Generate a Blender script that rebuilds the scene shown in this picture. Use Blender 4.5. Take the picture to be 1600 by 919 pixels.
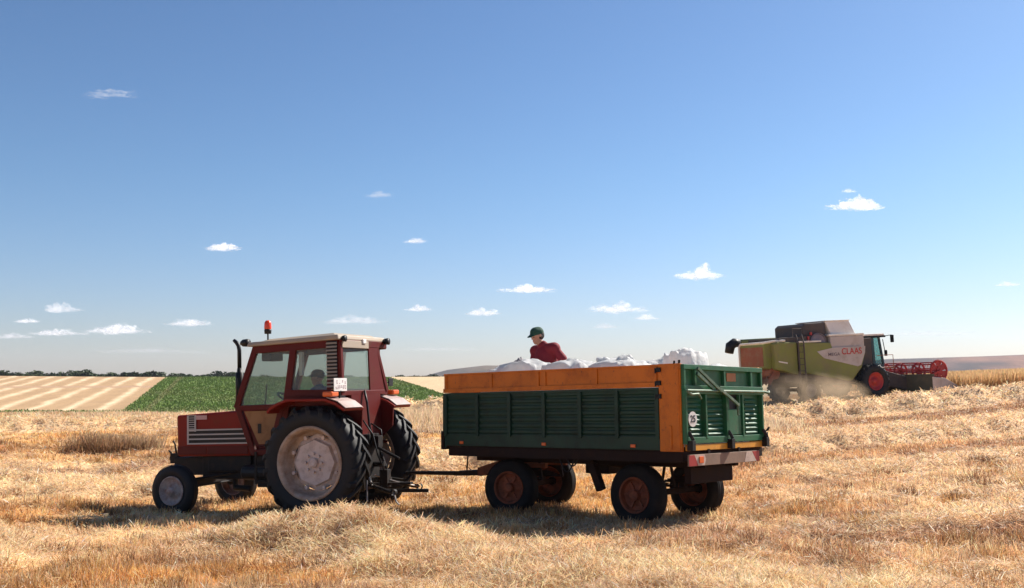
import bpy, bmesh, math, random
import numpy as np
from mathutils import Vector, Matrix, noise as mnoise
random.seed(7)
D = bpy.data
for o in list(D.objects): D.objects.remove(o)
scene = bpy.context.scene
C = scene.collection
PI = math.pi
# ------------------------------------------------------------ camera
F = 1570.0
cam = D.objects.new('camera', D.cameras.new('camera')); C.objects.link(cam)
cam.location = (0, 0, 1.7)
cam.rotation_euler = (PI/2 + math.atan((600-459.5)/F), 0, 0)
cam.data.sensor_width = 36; cam.data.lens = 36*F/1600
cam.data.clip_start = 0.1; cam.data.clip_end = 30000
scene.camera = cam
# ------------------------------------------------------------ sky, sun, exposure
SUN_AZ = math.radians(37)      # from +X towards +Y
SUN_EL = math.radians(40)
w = D.worlds.new('World'); scene.world = w; w.use_nodes = True
nt = w.node_tree; bg = nt.nodes['Background']
sky = nt.nodes.new('ShaderNodeTexSky'); sky.sky_type = 'NISHITA'; sky.sun_disc = False
sky.sun_elevation = SUN_EL; sky.sun_rotation = PI/2 - SUN_AZ
sky.altitude = 300; sky.air_density = 1.0; sky.dust_density = 0.6; sky.ozone_density = 2.0
hs = nt.nodes.new('ShaderNodeMix'); hs.data_type = 'RGBA'; hs.blend_type = 'MULTIPLY'; hs.inputs[0].default_value = 1; gm = nt.nodes.new('ShaderNodeGamma'); gm.inputs[1].default_value = 1.15
wt = nt.nodes.new('ShaderNodeTexCoord'); ws = nt.nodes.new('ShaderNodeSeparateXYZ'); nt.links.new(wt.outputs['Generated'], ws.inputs[0])
wr = nt.nodes.new('ShaderNodeMapRange'); wr.inputs[1].default_value = 0.0; wr.inputs[2].default_value = .22; wr.interpolation_type = 'SMOOTHSTEP'; nt.links.new(ws.outputs[2], wr.inputs[0])
wm = nt.nodes.new('ShaderNodeMix'); wm.data_type = 'RGBA'; wm.inputs[6].default_value = (.77, .76, .92, 1); wm.inputs[7].default_value = (.70, .82, .92, 1); nt.links.new(wr.outputs[0], wm.inputs[0]); nt.links.new(wm.outputs[2], hs.inputs[7])
nt.links.new(sky.outputs[0], gm.inputs[0]); nt.links.new(gm.outputs[0], hs.inputs[6]); nt.links.new(hs.outputs[2], bg.inputs[0]); bg.inputs[1].default_value = 0.060
sl = D.lights.new('sun', 'SUN'); sl.energy = 5.0; sl.angle = math.radians(0.55); sl.color = (1, .94, .85)
so = D.objects.new('sun', sl); C.objects.link(so)
sd = Vector((math.cos(SUN_AZ)*math.cos(SUN_EL), math.sin(SUN_AZ)*math.cos(SUN_EL), math.sin(SUN_EL)))
so.rotation_euler = (-sd).to_track_quat('-Z', 'Y').to_euler()
so.location = (0, 0, 60)
scene.view_settings.view_transform = 'Standard'; scene.view_settings.look = 'None'
scene.view_settings.gamma = 1; scene.view_settings.exposure = 0.78
scene.render.engine = 'CYCLES'
scene.render.resolution_x = 1024; scene.render.resolution_y = 588
scene.cycles.transparent_max_bounces = 16

# ------------------------------------------------------------ materials
def mat(name, col, rough=.6, metal=0, dirt=None, dirt_amt=.0, dirt_scale=3.0, bump=0, bump_scale=60, spec=.5, zdirt=None, chips=None):
    m = D.materials.new(name); m.use_nodes = True
    n = m.node_tree.nodes; l = m.node_tree.links; b = n['Principled BSDF']
    b.inputs['Base Color'].default_value = (*col, 1); b.inputs['Roughness'].default_value = rough
    b.inputs['Metallic'].default_value = metal; b.inputs['Specular IOR Level'].default_value = spec
    tc = n.new('ShaderNodeTexCoord')
    if dirt:
        nz = n.new('ShaderNodeTexNoise'); nz.inputs['Scale'].default_value = dirt_scale
        nz.inputs['Detail'].default_value = 8; nz.inputs['Roughness'].default_value = .7
        l.new(tc.outputs['Object'], nz.inputs['Vector'])
        mr = n.new('ShaderNodeMapRange'); mr.inputs[1].default_value = .62-dirt_amt*.5; mr.inputs[2].default_value = .85-dirt_amt*.2
        l.new(nz.outputs['Fac'], mr.inputs[0])
        fac = mr.outputs[0]
        if zdirt:   # mud and dust cling to the lower part: real wear up to zdirt metres (object z)
            sx = n.new('ShaderNodeSeparateXYZ'); l.new(tc.outputs['Object'], sx.inputs[0])
            zr = n.new('ShaderNodeMapRange'); zr.inputs[1].default_value = zdirt[1]; zr.inputs[2].default_value = zdirt[0]
            l.new(sx.outputs[2], zr.inputs[0])
            mul = n.new('ShaderNodeMath'); mul.operation = 'MULTIPLY'; l.new(zr.outputs[0], mul.inputs[0]); l.new(nz.outputs['Fac'], mul.inputs[1])
            ad = n.new('ShaderNodeMath'); ad.operation = 'ADD'; ad.use_clamp = True; l.new(mul.outputs[0], ad.inputs[0]); l.new(fac, ad.inputs[1]); fac = ad.outputs[0]
        mx = n.new('ShaderNodeMix'); mx.data_type = 'RGBA'; mx.inputs[6].default_value = (*col, 1); mx.inputs[7].default_value = (*dirt, 1)
        l.new(fac, mx.inputs[0])
        if chips:   # small paint chips down to rust, and scratches
            nc = n.new('ShaderNodeTexNoise'); nc.inputs['Scale'].default_value = 17; nc.inputs['Detail'].default_value = 9; nc.inputs['Roughness'].default_value = .75
            mp_ = n.new('ShaderNodeMapping'); mp_.inputs['Scale'].default_value = (1, 1, .45); l.new(tc.outputs['Object'], mp_.inputs[0]); l.new(mp_.outputs[0], nc.inputs['Vector'])
            cr = n.new('ShaderNodeMapRange'); cr.inputs[1].default_value = .60; cr.inputs[2].default_value = .66; cr.inputs[4].default_value = .85; l.new(nc.outputs['Fac'], cr.inputs[0])
            mc = n.new('ShaderNodeMix'); mc.data_type = 'RGBA'; mc.inputs[7].default_value = (*chips, 1); l.new(mx.outputs[2], mc.inputs[6]); l.new(cr.outputs[0], mc.inputs[0]); mx = mc
        # slight tonal wander
        nz2 = n.new('ShaderNodeTexNoise'); nz2.inputs['Scale'].default_value = dirt_scale*.35; nz2.inputs['Detail'].default_value = 3
        l.new(tc.outputs['Object'], nz2.inputs['Vector'])
        hv = n.new('ShaderNodeHueSaturation'); mv = n.new('ShaderNodeMapRange'); mv.inputs[3].default_value = .75; mv.inputs[4].default_value = 1.25
        l.new(nz2.outputs['Fac'], mv.inputs[0]); l.new(mv.outputs[0], hv.inputs['Value']); l.new(mx.outputs[2], hv.inputs['Color'])
        l.new(hv.outputs[0], b.inputs['Base Color'])
        rr = n.new('ShaderNodeMapRange'); rr.inputs[3].default_value = rough; rr.inputs[4].default_value = min(1, rough+.35)
        l.new(fac, rr.inputs[0]); l.new(rr.outputs[0], b.inputs['Roughness'])
    if bump:
        nb = n.new('ShaderNodeTexNoise'); nb.inputs['Scale'].default_value = bump_scale; nb.inputs['Detail'].default_value = 4
        l.new(tc.outputs['Object'], nb.inputs['Vector'])
        bp = n.new('ShaderNodeBump'); bp.inputs['Strength'].default_value = bump; bp.inputs['Distance'].default_value = .02
        l.new(nb.outputs['Fac'], bp.inputs['Height']); l.new(bp.outputs[0], b.inputs['Normal'])
    return m
DUST = (.42, .31, .20)
M = dict(
 red=mat('tractor_red', (.22, .012, .004), .5, 0, (.16, .045, .018), .15, 3, chips=(.09, .04, .025), bump=.2, bump_scale=5, zdirt=(.3, 1.2), spec=.2), dustsheen=mat('fender_dusty_sheen', (.36, .25, .22), .45, 0, (.5, .42, .38), .4, 6),
 darkred=mat('cab_red', (.10, .005, .003), .5, 0, (.08, .025, .012), .2, 3, spec=.2),
 rimdisc=mat('rim_disc', (.62, .50, .45), .55, 0, (.30, .20, .15), .3, 7), cream=mat('roof_cream', (.36, .29, .22), .6, 0, DUST, .35, 2.5),
 tan=mat('tan_panel', (.30, .15, .06), .8, 0, (.16, .08, .03), .3, 5),
 black=mat('black_metal', (.008, .007, .008), .5, 0, (.04, .03, .02), .1, 6, spec=.3),
 iron=mat('dark_iron', (.012, .009, .008), .6, .2, (.06, .035, .022), .25, 7, spec=.3, bump=.2),
 steel=mat('worn_steel', (.30, .27, .25), .4, .8, (.15, .09, .06), .3, 9),
 tyre=mat('tyre_rubber', (.013, .012, .013), .62, 0, (.045, .035, .028), .1, 4, spec=.3, bump=.15, bump_scale=30),
 tyre_t=mat('trailer_rubber', (.011, .009, .009), .8, 0, (.035, .024, .018), .25, 4, spec=.2, bump=.15, bump_scale=30),
 rim=mat('rim_cream', (.50, .37, .28), .6, 0, (.20, .10, .05), .5, 5),
 rimf=mat('rim_front', (.42, .35, .32), .6, 0, (.18, .07, .05), .45, 9),
 rim_t=mat('rim_orange', (.24, .050, .012), .7, 0, (.05, .018, .01), .4, 8),
 white=mat('white_paint', (.72, .68, .64), .5, 0, (.4, .33, .27), .2, 8),
 line=mat('grille_white', (.46, .41, .38), .5),
 lamp=mat('lamp_orange', (.70, .12, .02), .25),
 beacon=mat('beacon_red', (.75, .06, .015), .2),
 green=mat('trailer_green_shaded', (.003, .033, .016), .5, 0, (.022, .028, .018), .35, 4, spec=.4, chips=(.03, .022, .014), bump=.25, bump_scale=5),  # trailer green for the walls, their shade put into the colour
 green_lit=mat('tailgate_green_lit', (.012, .12, .045), .45, 0, (.07, .11, .06), .35, 5, spec=.4, chips=(.10, .06, .03), bump=.25, bump_scale=6),  # brighter copy of the trailer green, painted for the sunlit tailgate
 orange=mat('trailer_orange', (.58, .150, .006), .5, 0, (.32, .085, .02), .28, 4, spec=.35, chips=(.16, .045, .015), bump=.25, bump_scale=5),
 yellow=mat('strip_yellow', (.70, .30, .02), .5, 0, (.35, .18, .04), .2, 6),
 chassis=mat('chassis_brown', (.018, .008, .006), .8, 0, (.035, .018, .011), .3, 6, spec=.2, bump=.2),
 rust=mat('bogie_rust', (.20, .05, .015), .75, 0, (.08, .03, .015), .35, 7, bump=.2),
 board=mat('bumper_tan', (.24, .15, .10), .7, 0, (.2, .13, .09), .3, 6),
 boardred=mat('bumper_red', (.35, .02, .015), .5),
 sack=mat('white_sack', (.80, .80, .79), .65, 0, (.66, .64, .60), .2, 5, bump=.6, bump_scale=14),
 sackgrey=mat('grey_sack', (.22, .20, .21), .7, 0, (.3, .27, .25), .2, 5),
 skin=mat('skin', (.46, .22, .14), .5), shirt=mat('maroon_shirt', (.22, .008, .016), .8, bump=.4, bump_scale=18),
 trousers=mat('dark_trousers', (.03, .035, .06), .85), cap=mat('green_cap', (.012, .06, .035), .8), hair=mat('dark_hair', (.02, .013, .01), .7),
 shoe=mat('brown_shoe', (.05, .03, .02), .7), bluesh=mat('blue_shirt', (.10, .12, .24), .8), darkcap=mat('dark_cap', (.02, .02, .03), .8),
 cgreen=mat('harvester_green', (.23, .24, .045), .6, 0, (.24, .19, .10), .4, 1.5),
 cwhite=mat('harvester_grey', (.56, .48, .43), .6, 0, (.36, .28, .22), .3, 1.5),
 clight=mat('harvester_light', (.84, .76, .66), .6, 0, (.66, .55, .44), .2, 2),
 cdark=mat('harvester_dark', (.07, .055, .05), .7, 0, (.15, .10, .07), .4, 2),
 cred=mat('harvester_red', (.42, .02, .015), .5, 0, (.3, .1, .06), .2, 5),
 cbrown=mat('harvester_rust', (.30, .09, .04), .7, 0, (.3, .2, .12), .3, 3),
 cteal=mat('cab_pillar_teal', (.02, .06, .065), .4),
 ltxt=mat('letter_grey', (.16, .12, .13), .6), rtxt=mat('letter_red', (.50, .035, .03), .6), btxt=mat('letter_black', (.03, .025, .03), .6),
)
def glass(name, tint, alpha, rough=.05, gl=(.6, .65, .62)):
    m = D.materials.new(name); m.use_nodes = True; n = m.node_tree.nodes; l = m.node_tree.links
    n.clear(); out = n.new('ShaderNodeOutputMaterial')
    t = n.new('ShaderNodeBsdfTransparent'); t.inputs[0].default_value = (*tint, 1)
    d = n.new('ShaderNodeBsdfPrincipled'); d.inputs['Base Color'].default_value = (*gl, 1); d.inputs['Roughness'].default_value = rough
    mx = n.new('ShaderNodeMixShader'); mx.inputs[0].default_value = alpha
    l.new(t.outputs[0], mx.inputs[1]); l.new(d.outputs[0], mx.inputs[2]); l.new(mx.outputs[0], out.inputs[0])
    return m
def translucent(m, amt, col):
    n = m.node_tree.nodes; l = m.node_tree.links; t = n.new('ShaderNodeBsdfTranslucent'); t.inputs[0].default_value = (*col, 1)
    x = n.new('ShaderNodeMixShader'); x.inputs[0].default_value = amt; l.new(n['Principled BSDF'].outputs[0], x.inputs[1]); l.new(t.outputs[0], x.inputs[2]); l.new(x.outputs[0], n['Material Output'].inputs[0])
translucent(M['sack'], .5, (.85, .84, .82))
M['glass'] = glass('dusty_glass', (.82, .87, .85), .11, .12)
M['cglass'] = glass('cab_glass', (.62, .80, .80), .12, .1)

# ------------------------------------------------------------ mesh helpers
class MB:
    """collects shapes of ONE part, then links them as one mesh object"""
    def __init__(s): s.v = []; s.f = []
    def add(s, v, f):
        o = len(s.v); s.v += [tuple(p) for p in v]; s.f += [tuple(i+o for i in q) for q in f]; return s
    def box(s, x0, x1, y0, y1, z0, z1):
        v = [(x, y, z) for x in (x0, x1) for y in (y0, y1) for z in (z0, z1)]
        return s.add(v, [(0,1,3,2),(4,6,7,5),(0,4,5,1),(2,3,7,6),(0,2,6,4),(1,5,7,3)])
    def hexa(s, b, t):
        """bottom quad b, top quad t (4 pts each, same order)"""
        v = list(b)+list(t)
        return s.add(v, [(3,2,1,0),(4,5,6,7),(0,1,5,4),(1,2,6,5),(2,3,7,6),(3,0,4,7)])
    def bar(s, p, q, w, h, up=(0, 0, 1)):
        p, q = Vector(p), Vector(q); d = (q-p).normalized(); u = Vector(up)
        if abs(d.dot(u)) > .98: u = Vector((1, 0, 0))
        r = d.cross(u).normalized(); u = r.cross(d).normalized()
        a = [p+r*sx*w/2+u*sz*h/2 for sx, sz in ((-1,-1),(1,-1),(1,1),(-1,1))]
        return s.hexa(a, [k+(q-p) for k in a])
    def tube(s, pts, r, n=10, caps=True):
        pts = [Vector(p) for p in pts]; rr = r if isinstance(r, (list, tuple)) else [r]*len(pts)
        o = []; 
        ref = None
        for i, p in enumerate(pts):
            d = (pts[min(i+1, len(pts)-1)]-pts[max(i-1, 0)]).normalized()
            if ref is None: ref = Vector((0, 0, 1)) if abs(d.z) < .9 else Vector((1, 0, 0))
            a = d.cross(ref).normalized(); b = a.cross(d).normalized(); ref = b
            o += [p+(a*math.cos(2*PI*k/n)+b*math.sin(2*PI*k/n))*rr[i] for k in range(n)]
        f = [(i*n+k, i*n+(k+1) % n, (i+1)*n+(k+1) % n, (i+1)*n+k) for i in range(len(pts)-1) for k in range(n)]
        if caps: f += [tuple(range(n))[::-1], tuple((len(pts)-1)*n+k for k in range(n))]
        return s.add(o, f)
    def lathe(s, prof, c=(0, 0, 0), n=40, axis='y', closed=False):
        """prof: (radius, offset along axis)"""
        v = []
        for r, t in prof:
            for k in range(n):
                a = 2*PI*k/n
                if axis == 'y': v.append((c[0]+r*math.cos(a), c[1]+t, c[2]+r*math.sin(a)))
                elif axis == 'z': v.append((c[0]+r*math.cos(a), c[1]+r*math.sin(a), c[2]+t))
                else: v.append((c[0]+t, c[1]+r*math.cos(a), c[2]+r*math.sin(a)))
        m = len(prof); f = []
        for i in range(m if closed else m-1):
            j = (i+1) % m
            f += [(i*n+k, i*n+(k+1) % n, j*n+(k+1) % n, j*n+k) for k in range(n)]
        return s.add(v, f)
    def prism(s, poly, y0, y1, axis='y'):
        """polygon of (x,z) extruded along y (axis y), of (y,z) along x (axis x), of (x,y) along z"""
        def P(a, b, t): return {'y': (a, t, b), 'x': (t, a, b), 'z': (a, b, t)}[axis]
        n = len(poly)
        v = [P(a, b, y0) for a, b in poly]+[P(a, b, y1) for a, b in poly]
        return s.add(v, [tuple(range(n)), tuple(range(n, 2*n))[::-1]]+[(i, n+i, n+(i+1) % n, (i+1) % n) for i in range(n)])
    def ball(s, c, r, nu=14, nv=9):
        r = r if isinstance(r, (list, tuple)) else (r, r, r)
        v = [(c[0], c[1], c[2]-r[2])]
        for j in range(1, nv):
            t = PI*j/nv
            v += [(c[0]+r[0]*math.sin(t)*math.cos(2*PI*k/nu), c[1]+r[1]*math.sin(t)*math.sin(2*PI*k/nu), c[2]-r[2]*math.cos(t)) for k in range(nu)]
        v.append((c[0], c[1], c[2]+r[2])); L = len(v)-1
        f = [(0, 1+(k+1) % nu, 1+k) for k in range(nu)]
        f += [(1+j*nu+k, 1+j*nu+(k+1) % nu, 1+(j+1)*nu+(k+1) % nu, 1+(j+1)*nu+k) for j in range(nv-2) for k in range(nu)]
        f += [(L, 1+(nv-2)*nu+k, 1+(nv-2)*nu+(k+1) % nu) for k in range(nu)]
        return s.add(v, f)
    def build(s, name, m, parent=None, bevel=0, smooth=False, label=None):
        me = D.meshes.new(name); me.from_pydata(s.v, [], s.f)
        bm = bmesh.new(); bm.from_mesh(me); bmesh.ops.recalc_face_normals(bm, faces=bm.faces); bm.to_mesh(me); bm.free()
        me.materials.append(m)
        if smooth: me.polygons.foreach_set('use_smooth', [True]*len(me.polygons))
        o = D.objects.new(name, me); C.objects.link(o)
        if parent: o.parent = parent
        if bevel:
            b = o.modifiers.new('bevel', 'BEVEL'); b.width = bevel; b.segments = 2; b.limit_method = 'ANGLE'; b.angle_limit = math.radians(40)
        if label: o['label'] = label
        return o
def tag(o, label=None, cat=None, group=None, kind=None):
    if label: o['label'] = label
    if cat: o['category'] = cat
    if group: o['group'] = group
    if kind: o['kind'] = kind
    return o
def empty(name, loc, label, cat, group=None):
    o = D.objects.new(name, None); C.objects.link(o); o.location = loc; o.empty_display_size = .2
    return tag(o, label, cat, group)
def text(name, s, size, m, parent, loc, rot, extrude=.002, sx=1, label=None):
    cu = D.curves.new(name, 'FONT'); cu.body = s; cu.size = size; cu.extrude = extrude; cu.align_x = 'CENTER'; cu.align_y = 'CENTER'; cu.offset = size*.012
    t = D.objects.new(name, cu); C.objects.link(t)
    me = D.meshes.new_from_object(t.evaluated_get(bpy.context.evaluated_depsgraph_get()))
    D.objects.remove(t); D.curves.remove(cu)
    me.materials.clear(); me.materials.append(m)
    o = D.objects.new(name, me); C.objects.link(o); o.parent = parent; o.location = loc; o.rotation_euler = rot; o.scale = (sx, 1, 1)
    return o
def copy_to(o, parent, loc=None):
    c = o.copy(); C.objects.link(c); c.parent = parent
    if loc is not None: c.location = loc
    for ch in list(o.children): copy_to(ch, c)
    return c
def pose(o, x, scale):
    P = Vector(x[:3]); c = Vector((0, 0, 1.7)); o.location = c+(P-c)*scale
    o.rotation_mode = 'XYZ'; o.rotation_euler = (x[5], x[4], x[3]); o.scale = (scale,)*3
    bpy.context.view_layer.update()
TRA = [-2.507, 15.362, -0.21, 2.779, 0.034, -0.007]; TRS = 1.14
TRL = [1.461, 17.603, -0.56, 2.401, 0.025, 0.015]; TLS = .9
COM = [17.5, 51.4, 1.0, math.radians(20), math.radians(-3), 0]
# ------------------------------------------------------------ terrain
def h2(ix, iy, s):
    n = (ix.astype(np.int64)*374761393 + iy.astype(np.int64)*668265263 + s*974711) & 0x7fffffff
    n = ((n ^ (n >> 13))*1274126177) & 0x7fffffff
    n = (n ^ (n >> 16)) & 0xffff
    return n/65535.0
def vn(x, y, s=0):
    xi = np.floor(x); yi = np.floor(y); fx = x-xi; fy = y-yi
    fx = fx*fx*(3-2*fx); fy = fy*fy*(3-2*fy); xi = xi.astype(np.int64); yi = yi.astype(np.int64)
    a = h2(xi, yi, s); b = h2(xi+1, yi, s); c = h2(xi, yi+1, s); d = h2(xi+1, yi+1, s)
    return (a*(1-fx)+b*fx)*(1-fy)+(c*(1-fx)+d*fx)*fy
def fbm(x, y, s=0, o=4):
    r = 0; a = .5; t = 0
    for i in range(o):
        r = r+a*vn(x, y, s+i*17); t += a; a *= .5; x = x*2.03+11.3; y = y*2.03+5.7
    return r/t
def sstep(a, b, x):
    t = np.clip((x-a)/(b-a), 0, 1); return t*t*(3-2*t)
def rotm(y, p, r): return np.array(Matrix.Rotation(y, 3, 'Z')@Matrix.Rotation(p, 3, 'Y')@Matrix.Rotation(r, 3, 'X'))
def wpt(x, s, l):
    q = rotm(*x[3:6])@np.array(l)+np.array(x[:3]); c = np.array([0, 0, 1.7]); return c+(q-c)*s
ctrl = []
for lx in (-1.49, 1.48):
    for ly in (-.98, .98): ctrl.append(wpt(TRL, TLS, (lx, ly, .02)))
for lx in (0, 2.52):
    for ly in (-.85, .85): ctrl.append(wpt(TRA, TRS, (lx, ly, .02)))
for lx in (0, -3.7):
    for ly in (-1.3, 1.3): ctrl.append(wpt(COM, 1, (lx, ly, .05)))
ctrl += [np.array(p) for p in [(0, 0, 0), (0, 8, -.12), (-5, 9, -.18), (5, 9, -.08), (-9, 15.5, -.34), (9.2, 18, -.02), (6.7, 27, -.12), (16.3, 32, .42),
    (10.4, 41, .20), (22.5, 45, 1.15), (23, 52, 1.42), (30, 58, 1.7), (-22, 41, .46), (-10, 40, .42), (0, 40, .42), (-12, 29, -.12), (-2, 28, -.2), (14, 62, .7), (-25, 55, -.6), (0, 58, -.4), (-35, 30, .1), (40, 35, 1.6)]]
ctrl = np.array(ctrl)
def U(r2): return np.where(r2 > 1e-9, .5*r2*np.log(r2+1e-12), 0)
nC = len(ctrl); r2 = ((ctrl[:, None, :2]-ctrl[None, :, :2])**2).sum(-1)
A = np.zeros((nC+3, nC+3)); A[:nC, :nC] = U(r2)+np.eye(nC)*.4; A[:nC, nC] = 1; A[:nC, nC+1:] = ctrl[:, :2]; A[nC, :nC] = 1; A[nC+1:, :nC] = ctrl[:, :2].T
Wt = np.linalg.solve(A, np.concatenate([ctrl[:, 2], [0, 0, 0]]))
STRIPS = [([(0, 38.0), (10.4, 37.2), (16, 38.6), (22.5, 41), (32, 45)], 1.3), ([(10, 25), (16, 27.2), (24, 30)], .8), ([(-16, 29), (-9, 27.2)], .9), ([(4.5, 12.2), (7, 12.6), (9, 13.2)], .5), ([(-9, 17.8), (-7, 17.2)], .5)]
# windrows: rows of straw the harvester left: polyline, half width, height
ROWS = [
 ([(-3.05, 13.0, .22), (-2.5, 12.8, .42), (-1.5, 11.9, .30), (-.4, 10.8, .09), (.62, 9.8, .08), (1.5, 9.0, .07), (2.6, 8.2, .05)], 1.2, 1),
 ([(-8, 46), (2, 42.5), (10.4, 41.3), (16, 42.8), (22.5, 44.4), (34, 49)], 1.6, .50),
 ([(-2, 25), (6.7, 27.4), (12, 29.3), (17, 31.8), (27, 36)], 1.2, .34),
 ([(-16, 23.5), (-10, 21.0), (-6.5, 20.6)], 1.2, .16),
 ([(-30, 31), (-20, 32.5), (-13, 34.5), (-6, 36)], 1.2, .25),
 ([(6, 21.0), (10, 22.2), (16, 24.5), (22, 27)], .9, .10),
 ([(-9, 15.2), (-6.8, 13.0), (-5.6, 11.0)], .8, .10),
 ([(5.2, 13.2), (7.2, 13.6), (10, 14.6)], .8, .08),
 ([(-5, 27.5), (0, 25.5), (4, 25)], 1.0, .2),
]
def rowmask(x, y):
    """returns straw height and paleness"""
    hh = np.zeros_like(x); pp = np.zeros_like(x)
    wob = (fbm(x*.9, y*.9, 91, 3)-.5)
    for pl, hw, ht in ROWS:
        best = np.full_like(x, 1e9); hgt = np.ones_like(x)
        for P0, P1 in zip(pl[:-1], pl[1:]):
            (x0, y0), (x1, y1) = P0[:2], P1[:2]
            dx, dy = x1-x0, y1-y0; L = dx*dx+dy*dy
            t = np.clip(((x-x0)*dx+(y-y0)*dy)/L, 0, 1)
            ds = np.hypot(x-x0-t*dx, y-y0-t*dy)
            if len(P0) > 2: hgt = np.where(ds < best, P0[2]+(P1[2]-P0[2])*t, hgt)
            best = np.minimum(best, ds)
        d = best/hw+wob*.9
        prof = 1-sstep(.15, 1.15, d)
        hh = np.maximum(hh, ht*hgt*prof*(.45+1.1*fbm(x*1.5, y*1.5, 33, 3))); pp = np.maximum(pp, 1-sstep(.5, 1.35, d))
    return hh, pp
def zbase(x, y):
    z = np.full(x.shape, Wt[nC])+Wt[nC+1]*x+Wt[nC+2]*y
    for i in range(nC): z = z+Wt[i]*U((x-ctrl[i, 0])**2+(y-ctrl[i, 1])**2)
    return z
def zfar(x, y):
    r = -8.3+.055*y+.4*(fbm(x*.02, y*.02, 5, 2)-.5)*sstep(90, 140, y)
    cap = 3.36
    r = np.where(y > 200, np.minimum(r, cap+.3*np.sin(x*.03)), r)
    return np.where(y > 214, (cap+.3*np.sin(x*.03))*(1-sstep(214, 300, y)*.9), r)
def zg(x, y, rows=True):
    x = np.asarray(x, float); y = np.asarray(y, float)
    xn = np.clip(x, -60, 60); yn = np.clip(y, -10, 70)
    zn = zbase(xn, yn); zn = np.clip(zn, -3, 2.2)
    edge = np.where(x > 6, 66+ (x-6)*.6, 48+sstep(-5, 6, x)*18)
    b = sstep(0, 26, y-edge)
    near = (y < 110) & (y > -20)
    b = np.where(y < -10, 0, b)
    z = zn*(1-b)+zfar(x, y)*b
    wgt = 1-b
    z = z+wgt*((fbm(x*.5, y*.5, 3, 3)-.5)*.10+(fbm(x*2.6, y*2.6, 7, 3)-.5)*.17*(1-sstep(30, 60, np.hypot(x, y))))
    if rows:
        rh, _ = rowmask(x, y); z = z+rh*wgt
    return z
# ---- what grows or lies where: cream straw, golden stubble, brown chaff; green crop and striped stubble beyond
CREAM = np.array([.87, .60, .35]); GOLD = np.array([.66, .36, .125]); BROWN = np.array([.30, .135, .065]); MAUVE = np.array([.60, .35, .21])
def covers(x, y):
    _, pp = rowmask(x, y)
    sm = np.zeros_like(x)
    for pl, hw in STRIPS:
        for (x0, y0), (x1, y1) in zip(pl[:-1], pl[1:]):
            dx, dy = x1-x0, y1-y0; t = np.clip(((x-x0)*dx+(y-y0)*dy)/(dx*dx+dy*dy), 0, 1)
            sm = np.maximum(sm, 1-sstep(.5, 1.3, np.hypot(x-x0-t*dx, y-y0-t*dy)/hw+.8*(fbm(x*.8, y*.8, 93, 3)-.5)))
    u = x*.93+y*.25; v = -x*.25+y*.97            # along and across the harvest direction
    n1 = fbm(u*.16, v*.55, 21, 4); n2 = fbm(x*.55, y*.55, 41, 4); n3 = fbm(u*.35, v*1.3, 61, 3)
    pale = np.clip(pp+sstep(.40, .60, n1*.6+n3*.4)*.85, 0, 1)
    right = sstep(1, 7, x)
    pale = pale*(1-.25*right*sstep(.5, .6, n2))
    brown = sstep(.55, .70, n2*.7+n3*.3)*(1-pp)
    pale = pale*(1-.9*sm); brown = np.maximum(brown, sm*(.5+.4*(n3 > .5)))
    pale = pale*(1-.22*right)
    brown = np.clip(brown*(1+.5*right), 0, 1)
    return pale, brown, right, n2
def near_col(x, y):
    pale, brown, right, n2 = covers(x, y)
    g = GOLD[None]*(1-right[:, None]*.55)+MAUVE[None]*right[:, None]*.55
    c = g*(1-pale[:, None])+CREAM[None]*pale[:, None]
    c = c*(1-brown[:, None]*.8)+BROWN[None]*brown[:, None]*.8
    c = c*(.72+.56*sstep(.25, .75, fbm(x*2.1, y*2.1, 131, 4)))[:, None]
    return c
def seg(x, y, a, b): return ((b[0]-a[0])*(y-a[1])-(b[1]-a[1])*(x-a[0]))   # >0: left of a->b
def far_col(x, y):
    # borders of the green plot, from its left track to the pale field at its upper right
    dl = (x+48.6)+(y-127)*.278                       # 0 on the left border, positive to the right
    stripes = dl/4.15+.5*(fbm(x*.03, y*.03, 71, 2)-.5)
    s = stripes-np.floor(stripes)
    nz = fbm(x*.5, y*.15, 81, 3); s = s+(nz-.5)*.28
    band = (sstep(.08, .30, s)*(1-sstep(.34, .58, s)))*(.55+.6*fbm(x*.7, y*.3, 82, 2))
    st = np.array([.44, .28, .145])[None]*(.85+.3*nz[:, None])
    st = st*(1-band[:, None])+np.array([.80, .58, .36])[None]*band[:, None]
    cross = np.abs(y-176-.05*x) < 2.2
    st = np.where(cross[:, None], np.array([.44, .28, .17])[None], st)
    g = np.array([.125, .185, .035])[None]*(.78+.44*fbm(x*.9, y*.5, 83, 3)[:, None])
    g = g*(1-sstep(.5, .75, fbm(x*.05, y*.12, 87, 3))[:, None]*.45)+np.array([.16, .17, .05])[None]*sstep(.5, .75, fbm(x*.05, y*.12, 87, 3))[:, None]*.45
    track = (np.abs(dl-3.0) < .5)
    g = np.where(track[:, None], np.array([.20, .21, .07])[None], g)
    isg = (dl > 0)
    # pale field upper right
    tr = (y-158)-(-(x+11)*3.6)*1.0
    rightfield = (x > -34) & (y > 158-(x+11)*3.4) & (y > 132)
    pf = np.array([.58, .42, .24])[None]*(.9+.2*nz[:, None])
    c = np.where(isg[:, None], g, st)
    c = np.where((isg & rightfield)[:, None], pf, c)
    # weedy green margin along the near edge of the striped plot
    mg = (y < 123.5) & (y > 100) & (x > -62)
    c = np.where((mg & ~isg)[:, None], g, c)
    beyond = y > 216
    c = np.where(beyond[:, None], np.array([.10, .10, .05])[None], c)
    return c
def ground_col(x, y):
    edge = np.where(x > 6, 66+(x-6)*.6, 48+sstep(-5, 6, x)*18)
    b = sstep(12, 22, y-edge)[:, None]
    n = near_col(x, y)*.75
    return n*(1-b)+far_col(x, y)*b
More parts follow.
